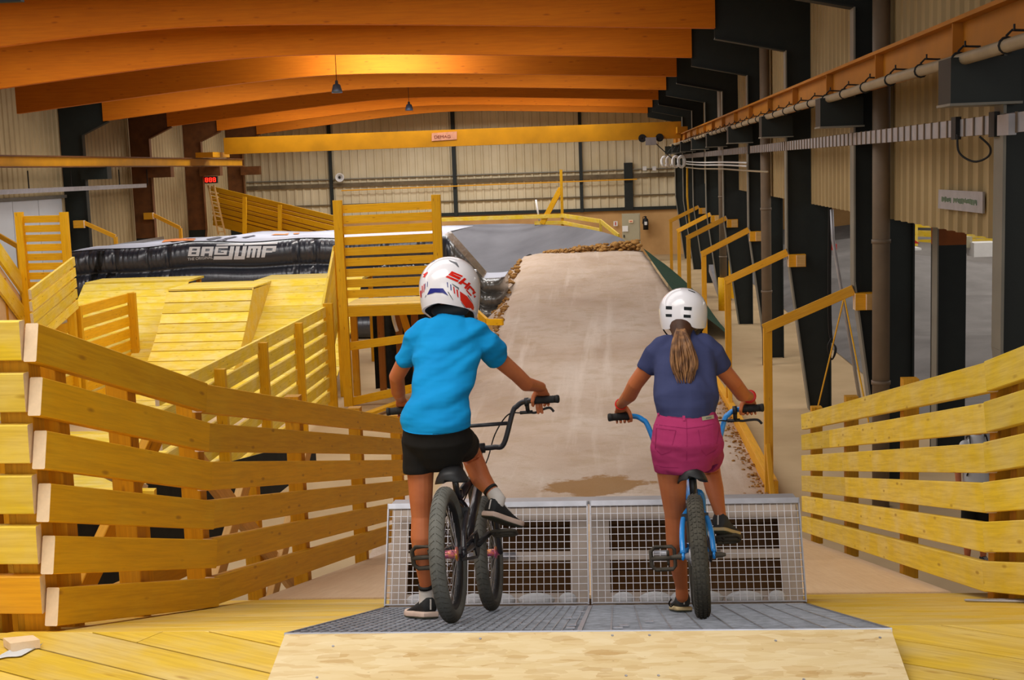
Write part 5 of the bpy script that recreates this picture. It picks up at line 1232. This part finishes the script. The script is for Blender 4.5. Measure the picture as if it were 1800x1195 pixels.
def shoe(par, heel, toe, up, ln, mats, sock=None, ankle=None, high=0.0, extra=True):
    f = (toe - heel).normalized(); up = (up - f * up.dot(f)).normalized(); sd = f.cross(up)
    pt = lambda x, y, z: heel + f * (x * ln) + sd * (y * ln) + up * (z * ln)
    secs = ((0.0, 0.125, 0.34), (0.04, 0.15, 0.40 + high), (0.14, 0.165, 0.41 + high), (0.26, 0.165, 0.38 + high * 0.6), (0.40, 0.165, 0.32), (0.56, 0.185, 0.25), (0.72, 0.195, 0.19), (0.86, 0.175, 0.155), (0.96, 0.115, 0.12), (0.995, 0.05, 0.085))
    rows = []
    for x, w_, h in secs:
        row = []
        for a in range(18):
            th = 2 * math.pi * a / 18; c, s = math.cos(th), math.sin(th)
            wz = w_ * (1 - 0.35 * max(0, s)) if x > 0.3 else w_ * (1 - 0.22 * max(0, s))
            row.append(pt(x, wz * math.copysign(abs(c) ** 0.8, c), 0.07 + (h - 0.07) * (0.5 + 0.5 * s)))
        rows.append(row)
    so = MB().quad_grid(rows, closed_u=True, cap0=True, cap1=True).build('shoe', M[mats[0]], par, True)
    out = [(x, w_ + 0.018) for x, w_, _ in secs]; loop = [(x, w) for x, w in out] + [(x, -w) for x, w in out[::-1]]
    def slab_(z0, z1, g0, g1, mt, nm):
        r_ = [[pt(x - 0.02 + (x - 0.5) * g * 0.5, y * (1 + g), z + (0.035 * max(0, x - 0.8) / 0.2)) for x, y in loop] for z, g in ((z0, g0 - 0.06), (z0 + 0.01, g0), ((z0 + z1) / 2, max(g0, g1) + 0.02), (z1 - 0.01, g1), (z1, g1 - 0.06))]
        MB().quad_grid(r_, closed_u=True, cap0=True, cap1=True).build(nm, M[mt], so, 'auto')
    slab_(0.022, 0.125 if extra else 0.1, 0.03, 0.0, mats[1], 'midsole'); slab_(-0.006, 0.026, 0.0, 0.02, mats[2], 'outsole')
    # laces and heel tab
    lm = MB()
    for k in range(4):
        x = 0.36 + 0.075 * k; z = 0.335 - 0.088 * 4 * (x - 0.36); lm.tube([pt(x, -0.07, z - 0.005), pt(x + 0.01, 0, z + 0.025), pt(x, 0.07, z - 0.005)], 0.0022, 6)
    lm.build('laces', M[mats[3]], so, kind='stuff')
    MB().box(pt(0.0, 0, 0.26), (0.003, 0.006, 0.04), Matrix((f, sd, up)).transposed()).build('heel_tab', M['sock'], so)
    return so
def limb(mb, pts, rs, ref=V((1, 0, 0)), n=16): mb.capsule(pts, rs, n, ref)
def sections(mb, secs, n=26, ref=V((1, 0, 0))):
    """trunk from (px, py, depth, half width in m, half depth in m) rings"""
    c = [P(a, b, d) for a, b, d, _, _ in secs]; mb.capsule(c, [(w_, e) for _, _, _, w_, e in secs], n, ref)

# ---------------------------------------------------------------- the boy
hlR = P(857, 909, 5.22); tdR = (P(917, 931, 5.37) - hlR).normalized(); upR = V((0.1, 0.3, 1)); upR = (upR - tdR * upR.dot(tdR)).normalized()
akR = hlR + tdR * 0.036 + upR * 0.088
hlL = gplane(757, 1088) + V((0, 0, 0.003)); tdL = V((-0.52, 0.82, 0)).normalized(); tdL.z = -0.2915 * tdL.y; tdL.normalize(); upL = V((0, 0.29, 1)); upL = (upL - tdL * upL.dot(tdL)).normalized()
akL = hlL + tdL * 0.036 + upL * 0.086
e1 = bfm.to_3x3(); F1, U1 = e1 @ V((1, 0, 0)), e1 @ V((0, 0, 1))
gL, aL = G1['L']; gR, aR = G1['R']
mb = MB()
sections(mb, ((769, 770, 5.06, 0.115, 0.085), (770, 720, 5.08, 0.105, 0.078), (775, 665, 5.14, 0.105, 0.08), (787, 615, 5.2, 0.125, 0.08), (790, 585, 5.24, 0.098, 0.06), (791, 560, 5.27, 0.05, 0.045), (791, 530, 5.31, 0.043, 0.043)))
hC1 = P(789, 505, 5.36); hf1 = V((0.3, 0.92, -0.2)).normalized(); rt1, up1 = head(mb, hC1, hf1, 1.0)
wR = gR - F1 * 0.052 + U1 * 0.05 + aR * 0.006; wL = gL - F1 * 0.05 + U1 * 0.045
limb(mb, [P(836, 592, 5.24), P(872, 627, 5.33), P(908, 658, 5.42), P(925, 675, 5.47), wR], [0.034, 0.036, 0.0315, 0.031, 0.0205], V((0, 1, 0)))
limb(mb, [P(742, 592, 5.24), P(713, 632, 5.27), P(697, 662, 5.32), P(700, 688, 5.42), wL], [0.034, 0.034, 0.031, 0.03, 0.0205], V((0, 1, 0)))
hand(mb, wR, gR, aR, F1, U1, 0.95, True); hand(mb, wL, gL, aL, F1, U1, 0.95)
limb(mb, [P(738, 775, 5.06), P(739, 835, 5.06), P(740, 880, 5.05), P(741, 908, 5.05), P(741, 945, 5.035), P(744, 990, 5.03), lerp(P(744, 990, 5.03), akL, 0.7), akL - upL * 0.02], [0.07, 0.052, 0.045, 0.0405, 0.0435, 0.034, 0.0235, 0.021])
limb(mb, [P(797, 772, 5.06), P(812, 782, 5.22), P(826, 793, 5.4), P(835, 816, 5.37), P(846, 842, 5.33), lerp(P(846, 842, 5.33), akR, 0.6), akR, akR - upR * 0.04], [0.07, 0.056, 0.043, 0.044, 0.042, 0.029, 0.0235, 0.021])
boy = remesh(mb, 0.0034, 3).build('person', M['skin'], None, True, 'child in a bright blue T-shirt and black shorts astride the black bicycle', 'person')
face_parts(boy, hC1, hf1, rt1, up1)
mb = MB()
sections(mb, ((766, 747, 5.05, 0.137, 0.112), (768, 722, 5.06, 0.132, 0.104), (772, 690, 5.1, 0.117, 0.094), (778, 660, 5.14, 0.122, 0.092), (786, 625, 5.19, 0.137, 0.094), (789, 597, 5.23, 0.138, 0.088), (790, 575, 5.255, 0.112, 0.074), (791, 565, 5.275, 0.066, 0.058)))
limb(mb, [P(752, 586, 5.24), P(733, 600, 5.24), P(713, 631, 5.265)], [0.062, 0.06, 0.047], V((0, 1, 0))); limb(mb, [P(828, 584, 5.24), P(850, 601, 5.26), P(872, 626, 5.325)], [0.062, 0.062, 0.052], V((0, 1, 0)))
def cut(mbx, p, n, rad=0.2):
    """trim an open end straight: vertices beyond the plane are pulled back on to it"""
    p, n = V(p), V(n).normalized()
    for i, v in enumerate(mbx.v):
        d = (v - p).dot(n)
        if 0 < d < 0.12 and (v - p).length < rad: mbx.v[i] = v - n * d
sh = remesh(mb, 0.006, 4)
cut(sh, P(766, 749, 5.05), V((0, 0.1, -1)))
for a, b in ((P(733, 600, 5.24), P(713, 631, 5.265)), (P(850, 601, 5.26), P(872, 626, 5.325))): cut(sh, b + (b - a).normalized() * 0.012, b - a, 0.085)
def wrinkle(mbx, amp, sc, rot, calm=0.0):
    m = Matrix.Rotation(R(rot), 3, 'Y')
    me = bpy.data.meshes.new('t'); me.from_pydata(mbx.v, [], mbx.f); me.update()
    ns = [v.normal.copy() for v in me.vertices]; bpy.data.meshes.remove(me)
    lo = min(v.z for v in mbx.v)
    for i, v in enumerate(mbx.v):
        q = m @ v; amp_ = amp * min(1, 0.15 + (v.z - lo) / calm) if calm else amp; mbx.v[i] = v + ns[i] * amp_ * (mnoise.noise((q.x * sc[0], q.y * sc[1], q.z * sc[2])) + 0.5 * mnoise.noise((q.x * sc[0] * 2.1, q.y * sc[1] * 2, q.z * sc[2] * 1.9 + 7)))
wrinkle(sh, 0.014, (4, 4, 17), 26, 0.14)
sho = sh.build('t_shirt', M['bluetee'], boy, True, recalc=True)
mb = MB()
sections(mb, ((766, 752, 5.05, 0.127, 0.1), (767, 772, 5.05, 0.134, 0.105), (768, 785, 5.06, 0.115, 0.098)))
limb(mb, [P(737, 775, 5.055), P(736, 800, 5.055), P(735, 826, 5.055)], [0.07, 0.064, 0.062]); limb(mb, [P(798, 770, 5.06), P(806, 776, 5.14), P(815, 783, 5.25)], [0.074, 0.07, 0.066], V((1, 0, -0.6)))
so_ = remesh(mb, 0.006, 3); cut(so_, P(735, 829, 5.05), (0.05, 0, -1)); wrinkle(so_, 0.005, (9, 9, 9), 0)
so_.build('shorts', M['blkshort'], boy, True)
# shoes
shoe(boy, hlL, hlL + tdL, upL, 0.205, ('shoeblk', 'solewhite', 'soledark', 'sock'))
k2 = P(744, 990, 5.03); ax = (k2 - akL).normalized()
MB().capsule([akL - upL * 0.035, akL - ax * 0.004, akL + ax * 0.018], [0.032, 0.031, 0.03], 14).build('sock', M['sock'], boy, True)
MB().tube([akL + ax * 0.034, akL + ax * 0.048], [0.0305, 0.0305], 18).build('sock_band', M['black'], boy, True)
shoe(boy, hlR, hlR + tdR, upR, 0.205, ('shoeblk', 'solewhite', 'soledark', 'sock'))
k2 = P(846, 842, 5.33); ax = (k2 - akR).normalized()
MB().capsule([akR - upR * 0.035, akR - ax * 0.004, akR + ax * 0.022], [0.032, 0.0315, 0.031], 14).build('sock', M['sock'], boy, True)
MB().tube([akR + ax * 0.04, akR + ax * 0.053], [0.0322, 0.0322], 18).build('sock_band', M['black'], boy, True)
# full-face helmet
def helmet_shell(C, fwd, a, b, c, rim, chin=0.0, n=64, m=26, up0=V((0, 0, 1)), inset=0.012):
    rt = fwd.cross(up0).normalized(); up = rt.cross(fwd).normalized()
    def pt(az, z, k=1.0):                   # az 0 = back of the head
        q = z / c
        rr = math.sqrt(max(0.0, 1 - q * q)) if q > 0 else 1 - 0.13 * q * q
        bb = b * (1 + chin * max(0, -math.cos(az)) ** 2 * max(0, min(1, -z / 0.1)))
        return C + (rt * (a * math.sin(az)) - fwd * (bb * math.cos(az))) * rr * k + up * z
    rows = []
    for j in range(m + 1):
        row = []
        for i in range(n):
            az = 2 * math.pi * i / n; ze = rim(az); th0 = math.pi / 2
            t = j / m; z = c * math.sin(th0 * (1 - t * 1.6)) if t < 0.625 else 0 + ze * ((t - 0.625) / 0.375)
            row.append(pt(az, z))
        rows.append(row)
    inner = [[pt(2 * math.pi * i / n, rim(2 * math.pi * i / n) - 0.0, 1 - inset / a) for i in range(n)], [pt(2 * math.pi * i / n, rim(2 * math.pi * i / n) + 0.014, 1 - 2.2 * inset / a) for i in range(n)]]
    return rows, inner, pt, rt, up
rim1 = lambda az: -0.074 - 0.05 * (0.5 - 0.5 * math.cos(az)) ** 0.6 - 0.03 * max(0, -math.cos(az))
rows, inner, hpt, hrt, hup = helmet_shell(P(790.5, 504, 5.35), V((0.24, 0.95, -0.16)).normalized(), 0.12, 0.145, 0.122, rim1, 0.28, up0=V((-0.02, 0.1, 1)))
helm = MB().quad_grid(rows, closed_u=True, cap0=True).quad_grid([rows[-1], inner[0]], closed_u=True).build('helmet', M['helmet'], boy, True, label='glossy white full face helmet with red and blue print')
MB().quad_grid([inner[0], inner[1]], closed_u=True, cap1=True).build('padding', M['padding'], helm, True)
MB().tube([P(791, 545, 5.3) + hrt * 0.056 * math.cos(a) + (P(791, 545, 5.5) - P(791, 545, 5.3)).normalized() * 0.06 * math.sin(a) for a in (2 * math.pi * j / 24 for j in range(24))], 0.024, 10, closed=True).build('neck_roll', M['padding'], helm, True)
mb = MB(); mb.quad_grid([[hpt(math.pi + a * 0.11, z, 1.012) for a in range(-7, 8)] for z in (-0.035, 0.0, 0.03, 0.055)]); mb.build('eye_port', M['padding'], helm, True)
mb = MB(); rr = [[hpt(math.pi + a * 0.075 * (1 - 0.5 * e), 0.06 + 0.012 * (1 - (a / 7) ** 2), 1.0 + e) + hup * (e * 0.03) for a in range(-7, 8)] for e in (0.0, 0.22, 0.42)]
mb.quad_grid(rr); mb.quad_grid([[p + hup * 0.006 for p in r] for r in rr]); mb.build('peak', M['helmet'], helm, True)
bh = bvh_of(helm); hc = lambda x, y: (725 + x / 8.853, 435 + y / 8.853)
RED = [[(612, 370), (783, 442), (766, 464), (592, 391)], [(592, 391), (638, 411), (600, 447), (556, 428)], [(600, 400), (755, 470), (730, 502), (560, 430)], [(546, 438), (722, 514), (700, 540), (512, 460)], [(705, 474), (752, 474), (735, 500), (700, 496)],
       [(805, 472), (836, 492), (752, 578), (704, 552)], [(788, 532), (850, 566), (834, 592), (772, 556)], [(872, 540), (904, 562), (826, 648), (798, 626)],
       [(884, 588), (912, 604), (862, 664), (834, 648)], [(904, 600), (962, 662), (944, 684), (888, 626)], [(952, 660), (986, 704), (942, 732), (924, 714)], [(838, 652), (918, 742), (908, 762), (832, 672)], [(950, 738), (986, 758), (964, 784), (952, 776)],
       [(735, 680), (850, 760), (938, 880), (954, 930), (930, 1060), (880, 1040), (830, 940), (745, 820)], [(630, 605), (650, 615), (665, 722), (645, 712)], [(680, 650), (705, 660), (716, 780), (695, 762)],
       [(168, 420), (240, 378), (242, 396), (212, 436), (196, 466), (162, 462), (186, 436)], [(150, 600), (162, 590), (164, 715), (152, 700)], [(180, 572), (190, 566), (186, 690), (176, 700)], [(120, 680), (144, 664), (146, 785), (128, 765)]]
BLU = [[(280, 635), (475, 635), (560, 752), (470, 706), (360, 700), (230, 737)], [(535, 540), (549, 541), (556, 622), (545, 620)], [(586, 570), (602, 576), (609, 672), (592, 662)], [(198, 560), (206, 556), (202, 655), (196, 655)], [(234, 535), (242, 530), (238, 610), (230, 612)]]
GRY = [[(560, 195), (690, 240), (725, 310), (700, 300), (658, 256), (580, 216)], [(245, 245), (355, 190), (350, 206), (262, 256), (234, 292)], [(610, 558), (720, 625), (722, 668), (704, 642), (620, 577)]]
LIN = [[(545, 685), (560, 690), (637, 822), (620, 806)], [(848, 738), (868, 748), (942, 866), (930, 852)], [(752, 848), (764, 856), (827, 948), (812, 936)], [(222, 738), (214, 738), (196, 782), (204, 776)]]
for nm, ps, mt in (('red_print', RED, 'decalred'), ('blue_print', BLU, 'decalblue'), ('vent', GRY, 'decalgrey'), ('line_print', LIN, 'padding')):
    for q in ps: stick([q], bh, 0.0016, hc, 2).build(nm, M[mt], helm)

# ---------------------------------------------------------------- the girl
e2 = gfm.to_3x3(); F2, U2 = e2 @ V((1, 0, 0)), e2 @ V((0, 0, 1))
gL, aL = G2['L']; gR, aR = G2['R']
mb = MB()
sections(mb, ((1207, 782, 5.17, 0.105, 0.08), (1206, 735, 5.18, 0.105, 0.075), (1204, 690, 5.22, 0.1, 0.075), (1202, 645, 5.27, 0.108, 0.072), (1202, 614, 5.31, 0.085, 0.052), (1202, 592, 5.33, 0.042, 0.04), (1201, 572, 5.37, 0.037, 0.038)))
hC2 = P(1201, 549, 5.41); hf2 = V((0.02, 0.97, -0.16)).normalized(); rt2, up2 = head(mb, hC2, hf2, 0.92)
wR = gR - F2 * 0.048 + U2 * 0.046 + aR * 0.004; wL = gL - F2 * 0.048 + U2 * 0.046 + aL * 0.004
limb(mb, [P(1160, 618, 5.31), P(1140, 643, 5.32), P(1117, 674, 5.37), P(1107, 694, 5.44), wL], [0.03, 0.034, 0.0315, 0.0305, 0.0195], V((0, 1, 0)))
limb(mb, [P(1245, 618, 5.31), P(1265, 643, 5.32), P(1291, 674, 5.37), P(1305, 693, 5.44), wR], [0.03, 0.034, 0.0315, 0.0305, 0.0195], V((0, 1, 0)))
hand(mb, wR, gR, aR, F2, U2, 0.9); hand(mb, wL, gL, aL, F2, U2, 0.9)
limb(mb, [P(1180, 792, 5.18), P(1181, 830, 5.19), P(1184, 870, 5.21), P(1187, 905, 5.23), P(1189, 950, 5.25), P(1193, 995, 5.29), P(1198, 1030, 5.33), P(1199, 1048, 5.34)], [0.064, 0.06, 0.05, 0.0425, 0.042, 0.035, 0.0255, 0.026])
limb(mb, [P(1232, 790, 5.2), P(1240, 802, 5.34), P(1247, 815, 5.5), P(1251, 838, 5.47), P(1256, 860, 5.44), P(1262, 886, 5.4), P(1266, 904, 5.37), P(1268, 914, 5.37)], [0.058, 0.054, 0.044, 0.04, 0.038, 0.029, 0.0235, 0.025])
girl = remesh(mb, 0.0034, 3).build('person', M['skin'], None, True, 'child with a ponytail in a navy top and pink shorts seated on the blue bicycle', 'person')
face_parts(girl, hC2, hf2, rt2, up2, 0.92)
mb = MB()
sections(mb, ((1206, 719, 5.18, 0.119, 0.106), (1205, 702, 5.19, 0.128, 0.108), (1203, 675, 5.23, 0.124, 0.1), (1203, 650, 5.26, 0.124, 0.094), (1202, 622, 5.3, 0.124, 0.085), (1202, 606, 5.315, 0.1, 0.066), (1202, 594, 5.33, 0.05, 0.047)))
limb(mb, [P(1168, 610, 5.31), P(1152, 622, 5.31), P(1139, 645, 5.325)], [0.052, 0.051, 0.045], V((0, 1, 0))); limb(mb, [P(1238, 610, 5.31), P(1253, 622, 5.31), P(1266, 645, 5.325)], [0.052, 0.051, 0.045], V((0, 1, 0)))
tp2 = remesh(mb, 0.006, 4); cut(tp2, P(1206, 724, 5.18), (0, 0.15, -1))
for a, b in ((P(1152, 622, 5.31), P(1139, 645, 5.325)), (P(1253, 622, 5.31), P(1266, 645, 5.325))): cut(tp2, b + (b - a).normalized() * 0.01, b - a, 0.075)
wrinkle(tp2, 0.008, (14, 14, 4.5), 8, 0.06)
tp2.build('t_shirt', M['navytee'], girl, True)
mb = MB()
sections(mb, ((1206, 727, 5.175, 0.114, 0.094), (1207, 747, 5.17, 0.131, 0.112), (1207, 775, 5.165, 0.139, 0.125), (1205, 797, 5.17, 0.12, 0.11)))
limb(mb, [P(1178, 785, 5.165), P(1178, 806, 5.17), P(1178, 824, 5.18)], [0.078, 0.071, 0.065]); limb(mb, [P(1236, 780, 5.16), P(1240, 793, 5.26), P(1244, 804, 5.36)], [0.08, 0.072, 0.066], V((1, 0, 0)))
sp2 = remesh(mb, 0.006, 3); cut(sp2, P(1206, 715, 5.175), (0, -0.1, 1)); cut(sp2, P(1178, 827, 5.18), (0.06, 0.0, -1)); wrinkle(sp2, 0.004, (8, 8, 18), -10)
pk = sp2.build('shorts', M['pink'], girl, True)
bp = bvh_of(pk); pc = lambda x, y: (1060 + x / 3.319, 490 + y / 3.319)
def strip(pts, w_): return [[(a[0] - (b[1] - a[1]) / math.hypot(b[0] - a[0], b[1] - a[1]) * w_, a[1] + (b[0] - a[0]) / math.hypot(b[0] - a[0], b[1] - a[1]) * w_), (b[0] - (b[1] - a[1]) / math.hypot(b[0] - a[0], b[1] - a[1]) * w_, b[1] + (b[0] - a[0]) / math.hypot(b[0] - a[0], b[1] - a[1]) * w_), (b[0] + (b[1] - a[1]) / math.hypot(b[0] - a[0], b[1] - a[1]) * w_, b[1] - (b[0] - a[0]) / math.hypot(b[0] - a[0], b[1] - a[1]) * w_), (a[0] + (b[1] - a[1]) / math.hypot(b[0] - a[0], b[1] - a[1]) * w_, a[1] - (b[0] - a[0]) / math.hypot(b[0] - a[0], b[1] - a[1]) * w_)] for a, b in zip(pts, pts[1:])]
sm = strip([(322, 790), (400, 805), (480, 815), (570, 808), (655, 790)], 1.6) + strip([(310, 850), (400, 862), (487, 872), (580, 862), (680, 838)], 1.6) + strip([(487, 815), (490, 930), (488, 1060)], 1.8) + strip([(312, 872), (305, 990), (340, 1026), (395, 1008), (425, 885), (312, 872)], 1.7) + strip([(556, 880), (575, 1000), (600, 1030), (655, 1000), (680, 870)], 1.7) + strip([(290, 1078), (350, 1098), (440, 1102)], 1.6)
stick(sm, bp, 0.0012, pc, 2).build('stitching', M['pinkdark'], pk)
for ps in ([(310, 790), (328, 775), (334, 790), (318, 812)], [(462, 780), (478, 780), (480, 828), (466, 828)], [(648, 775), (662, 770), (668, 812), (655, 815)]): stick([ps], bp, 0.004, pc, 1).build('belt_loop', M['pink'], pk)
stick([[(574, 806), (642, 794), (645, 816), (578, 828)]], bp, 0.003, pc, 1).build('leather_label', M['cabinet'], pk)
stick([[(596, 812), (628, 806), (629, 812), (597, 818)]], bp, 0.0045, pc, 1).build('label_print', M['decalgrey'], pk)
hl = gplane(1203, 1076); tdir = V((-0.12, 1, -0.2915)).normalized()
shoe(girl, hl + V((0, 0, 0.003)), hl + tdir, V((0, 0.29, 1)), 0.19, ('shoegrey', 'soletan', 'soledark', 'black'), high=0.06, extra=False)
MB().tube(smoothpath([P(1180, 1053, 5.38), P(1176, 1060, 5.4), P(1179, 1066, 5.4), P(1184, 1062, 5.38)], 5), 0.003, 6).build('lace_loop', M['black'], girl, True)
pr_ = PD2['R']; tdir = V((0.42, 0.82, -0.36)).normalized(); upv = V((0.0, 0.3, 1)); upv = (upv - tdir * upv.dot(tdir)).normalized()
hl = pr_ + upv * 0.014 - tdir * 0.115
shoe(girl, hl, hl + tdir, upv, 0.19, ('shoegrey', 'soletan', 'soledark', 'black'), high=0.06, extra=False)
# wristbands
for (g_, w__), mt, rr in (((G2['L'], wL), 'orange', 0.003), ((G2['R'], wR), 'red', 0.007)):
    el = P(1107, 694, 5.44) if mt == 'orange' else P(1305, 693, 5.44); ax = (el - w__).normalized(); c = w__ + ax * 0.018; u = ax.orthogonal().normalized(); v_ = ax.cross(u)
    MB().tube([c + (u * math.cos(a) + v_ * math.sin(a)) * 0.0235 + ax * 0.004 * math.sin(a) for a in (2 * math.pi * j / 24 for j in range(24))], rr, 8, closed=True, flat=0.35 if mt == 'red' else 1).build('wristband', M[mt] if mt == 'red' else M['decalred'], girl, True)
    if mt == 'red': MB().lathe(c - (c - CAM).normalized() * 0.022, -(c - CAM).normalized(), ((0, 0.0075), (0.004, 0.0075), (0.005, 0.001)), 14).build('band_button', M['white'], girl, True)
# skate helmet
rim2 = lambda az: -0.076 + 0.03 * math.exp(-(((az + math.pi) % (2 * math.pi) - math.pi + 0.1) / 0.36) ** 2) + 0.02 * math.exp(-((abs((az + math.pi) % (2 * math.pi) - math.pi) - 1.75) / 0.4) ** 2) + 0.05 * max(0, -math.cos(az)) ** 2
rows, inner, hpt2, hrt2, hup2 = helmet_shell(P(1200.5, 546.5, 5.4), hf2, 0.0975, 0.122, 0.094, rim2, 0.0, up0=V((0.0, 0.1, 1)))
helm2 = MB().quad_grid(rows, closed_u=True, cap0=True).quad_grid([rows[-1], inner[0]], closed_u=True).build('helmet', M['helmet'], girl, True, label='plain glossy white skate helmet with four dark slots')
MB().quad_grid([inner[0], inner[1]], closed_u=True, cap1=True).build('padding', M['padding'], helm2, True)
bh2 = bvh_of(helm2)
for q in ([(367, 159), (403, 160), (403, 179), (367, 178)], [(472, 163), (518, 165), (516, 185), (472, 182)], [(366, 205), (402, 206), (402, 222), (367, 221)], [(470, 208), (512, 211), (511, 228), (470, 226)], [(495, 64), (535, 78), (538, 84), (498, 69)]):
    stick([q], bh2, 0.001, pc, 2).build('vent', M['padding'], helm2)
for pts in ([P(1165, 577, 5.36), P(1170, 585, 5.38), P(1180, 596, 5.42)], [P(1240, 557, 5.36), P(1240, 572, 5.4), P(1226, 590, 5.44)], [P(1238, 566, 5.42), P(1235, 580, 5.44), P(1226, 592, 5.46)]):
    MB().tube(smoothpath(pts, 5), 0.0038, 6, flat=0.5).build('chin_strap', M['black'], helm2, True)
# hair
mb = MB(); mb.ball(P(1201, 561, 5.385), (0.078, 0.085, 0.062), 20, 14); mb.capsule([P(1198, 574, 5.31), P(1198, 588, 5.27), P(1199, 600, 5.245)], [0.05, 0.036, 0.034], 14)
remesh(mb, 0.006, 3).build('hair', M['hairdark'], girl, True)
mb = MB(); r3 = random.Random(5)
for k in range(150):
    a, b = r3.uniform(-1, 1), r3.uniform(-1, 1); ln = r3.uniform(0.78, 1.02); fl = r3.gauss(0, 1)
    pts = []
    for q, (x, y, d, hw) in enumerate(((1198, 571, 5.31, 6), (1197, 584, 5.235, 9), (1199, 606, 5.19, 18), (1202, 634, 5.16, 23), (1203, 656, 5.14, 18), (1205, 676, 5.125, 10))):
        if q > 5 * ln + 0.4: break
        pts.append(P(x + hw * a + (fl * 2.2 * q / 5 if q > 2 else 0), y + 3 * b * (q > 3), d + 0.018 * b * min(1, 0.4 + q / 4)))
    pts = smoothpath(pts, 4); n = len(pts); mb.tube(pts, [0.0042 * (1 - 0.75 * (i / n) ** 1.5) for i in range(n)], 5, True)
tag(mb.build('ponytail', M['hair'], girl, True), 'light brown ponytail with blond ends', kind='stuff')
MB().tube([P(1198, 574, 5.29) + V((0.026 * math.cos(a), 0.02 * math.sin(a), 0.008 * math.sin(a))) for a in (2 * math.pi * j / 16 for j in range(16))], 0.006, 8, closed=True).build('hair_tie', M['black'], girl, True)

# ---------------------------------------------------------------- someone behind the right fence
fx, fd = P(1716, 900, 14.6).x, 14.6
mb = MB(); q = lambda x, y, z: V((fx + x, fd + y, z * 1.06))
limb(mb, [q(0, 0, 0.72), q(0, 0, 1.0), q(0, 0, 1.22), q(0, 0, 1.32), q(0, 0, 1.42)], [(0.13, 0.09), (0.13, 0.09), (0.15, 0.09), (0.08, 0.06), (0.045, 0.045)])
hC = q(0, -0.01, 1.5); rt_, up_ = head(mb, hC, V((0, -1, 0)), 1.0)
for s in (-1, 1):
    limb(mb, [q(0.15 * s, 0, 1.24), q(0.2 * s, 0.01, 1.0), q(0.2 * s, -0.06, 0.8), q(0.19 * s, -0.09, 0.72)], [0.045, 0.036, 0.028, 0.03], V((0, 1, 0)))
    limb(mb, [q(0.07 * s, 0, 0.74), q(0.08 * s, 0, 0.42), q(0.085 * s, 0.01, 0.3), q(0.085 * s, 0.02, 0.08)], [0.08, 0.05, 0.052, 0.032])
    for i in range(4): mb.capsule([q(0.19 * s + 0.012 * (i - 1.5), -0.095, 0.7), q(0.19 * s + 0.012 * (i - 1.5), -0.1, 0.66), q(0.188 * s + 0.012 * (i - 1.5), -0.09, 0.635)], [0.007, 0.0065, 0.006], 8)
    mb.capsule([q(0.165 * s, -0.09, 0.72), q(0.155 * s, -0.1, 0.68)], [0.008, 0.007], 8)
by = remesh(mb, 0.007, 2).build('person', M['skin'], None, True, 'person in a white T-shirt and dark shorts glimpsed through the right plank fence', 'person')
face_parts(by, hC, V((0, -1, 0)), rt_, up_)
mb = MB(); limb(mb, [q(0, 0, 0.78), q(0, 0, 1.0), q(0, 0, 1.22), q(0, 0, 1.33)], [(0.155, 0.11), (0.15, 0.108), (0.165, 0.105), (0.085, 0.07)])
for s in (-1, 1): limb(mb, [q(0.13 * s, 0, 1.26), q(0.19 * s, 0, 1.06)], [0.06, 0.055], V((0, 1, 0)))
remesh(mb, 0.01, 3).build('t_shirt', M['sheet'], by, True)
mb = MB(); limb(mb, [q(0, 0, 0.8), q(0, 0, 0.68)], [(0.145, 0.105), (0.15, 0.11)])
for s in (-1, 1): limb(mb, [q(0.075 * s, 0, 0.7), q(0.085 * s, 0, 0.46)], [0.085, 0.078])
remesh(mb, 0.01, 3).build('shorts', M['blkshort'], by, True)
mb = MB(); mb.ball(q(0, 0.02, 1.53), (0.08, 0.095, 0.09), 16, 10); mb.build('hair', M['hairdark'], by, True)
for s in (-1, 1):
    MB().tube(smoothpath([q(0.09 * s, 0.1, 1.32), q(0.09 * s, -0.02, 1.36), q(0.1 * s, -0.13, 1.2), q(0.12 * s, -0.09, 0.98), q(0.1 * s, 0.1, 0.95)], 5), 0.016, 8, flat=0.4).build('backpack_strap', M['black'], by, True)
    hl = q(0.085 * s, 0.06, 0.0); shoe(by, hl, hl + V((0.1 * s, -1, 0)), V((0, 0, 1)), 0.25, ('shoeblk', 'solewhite', 'soledark', 'sock'))
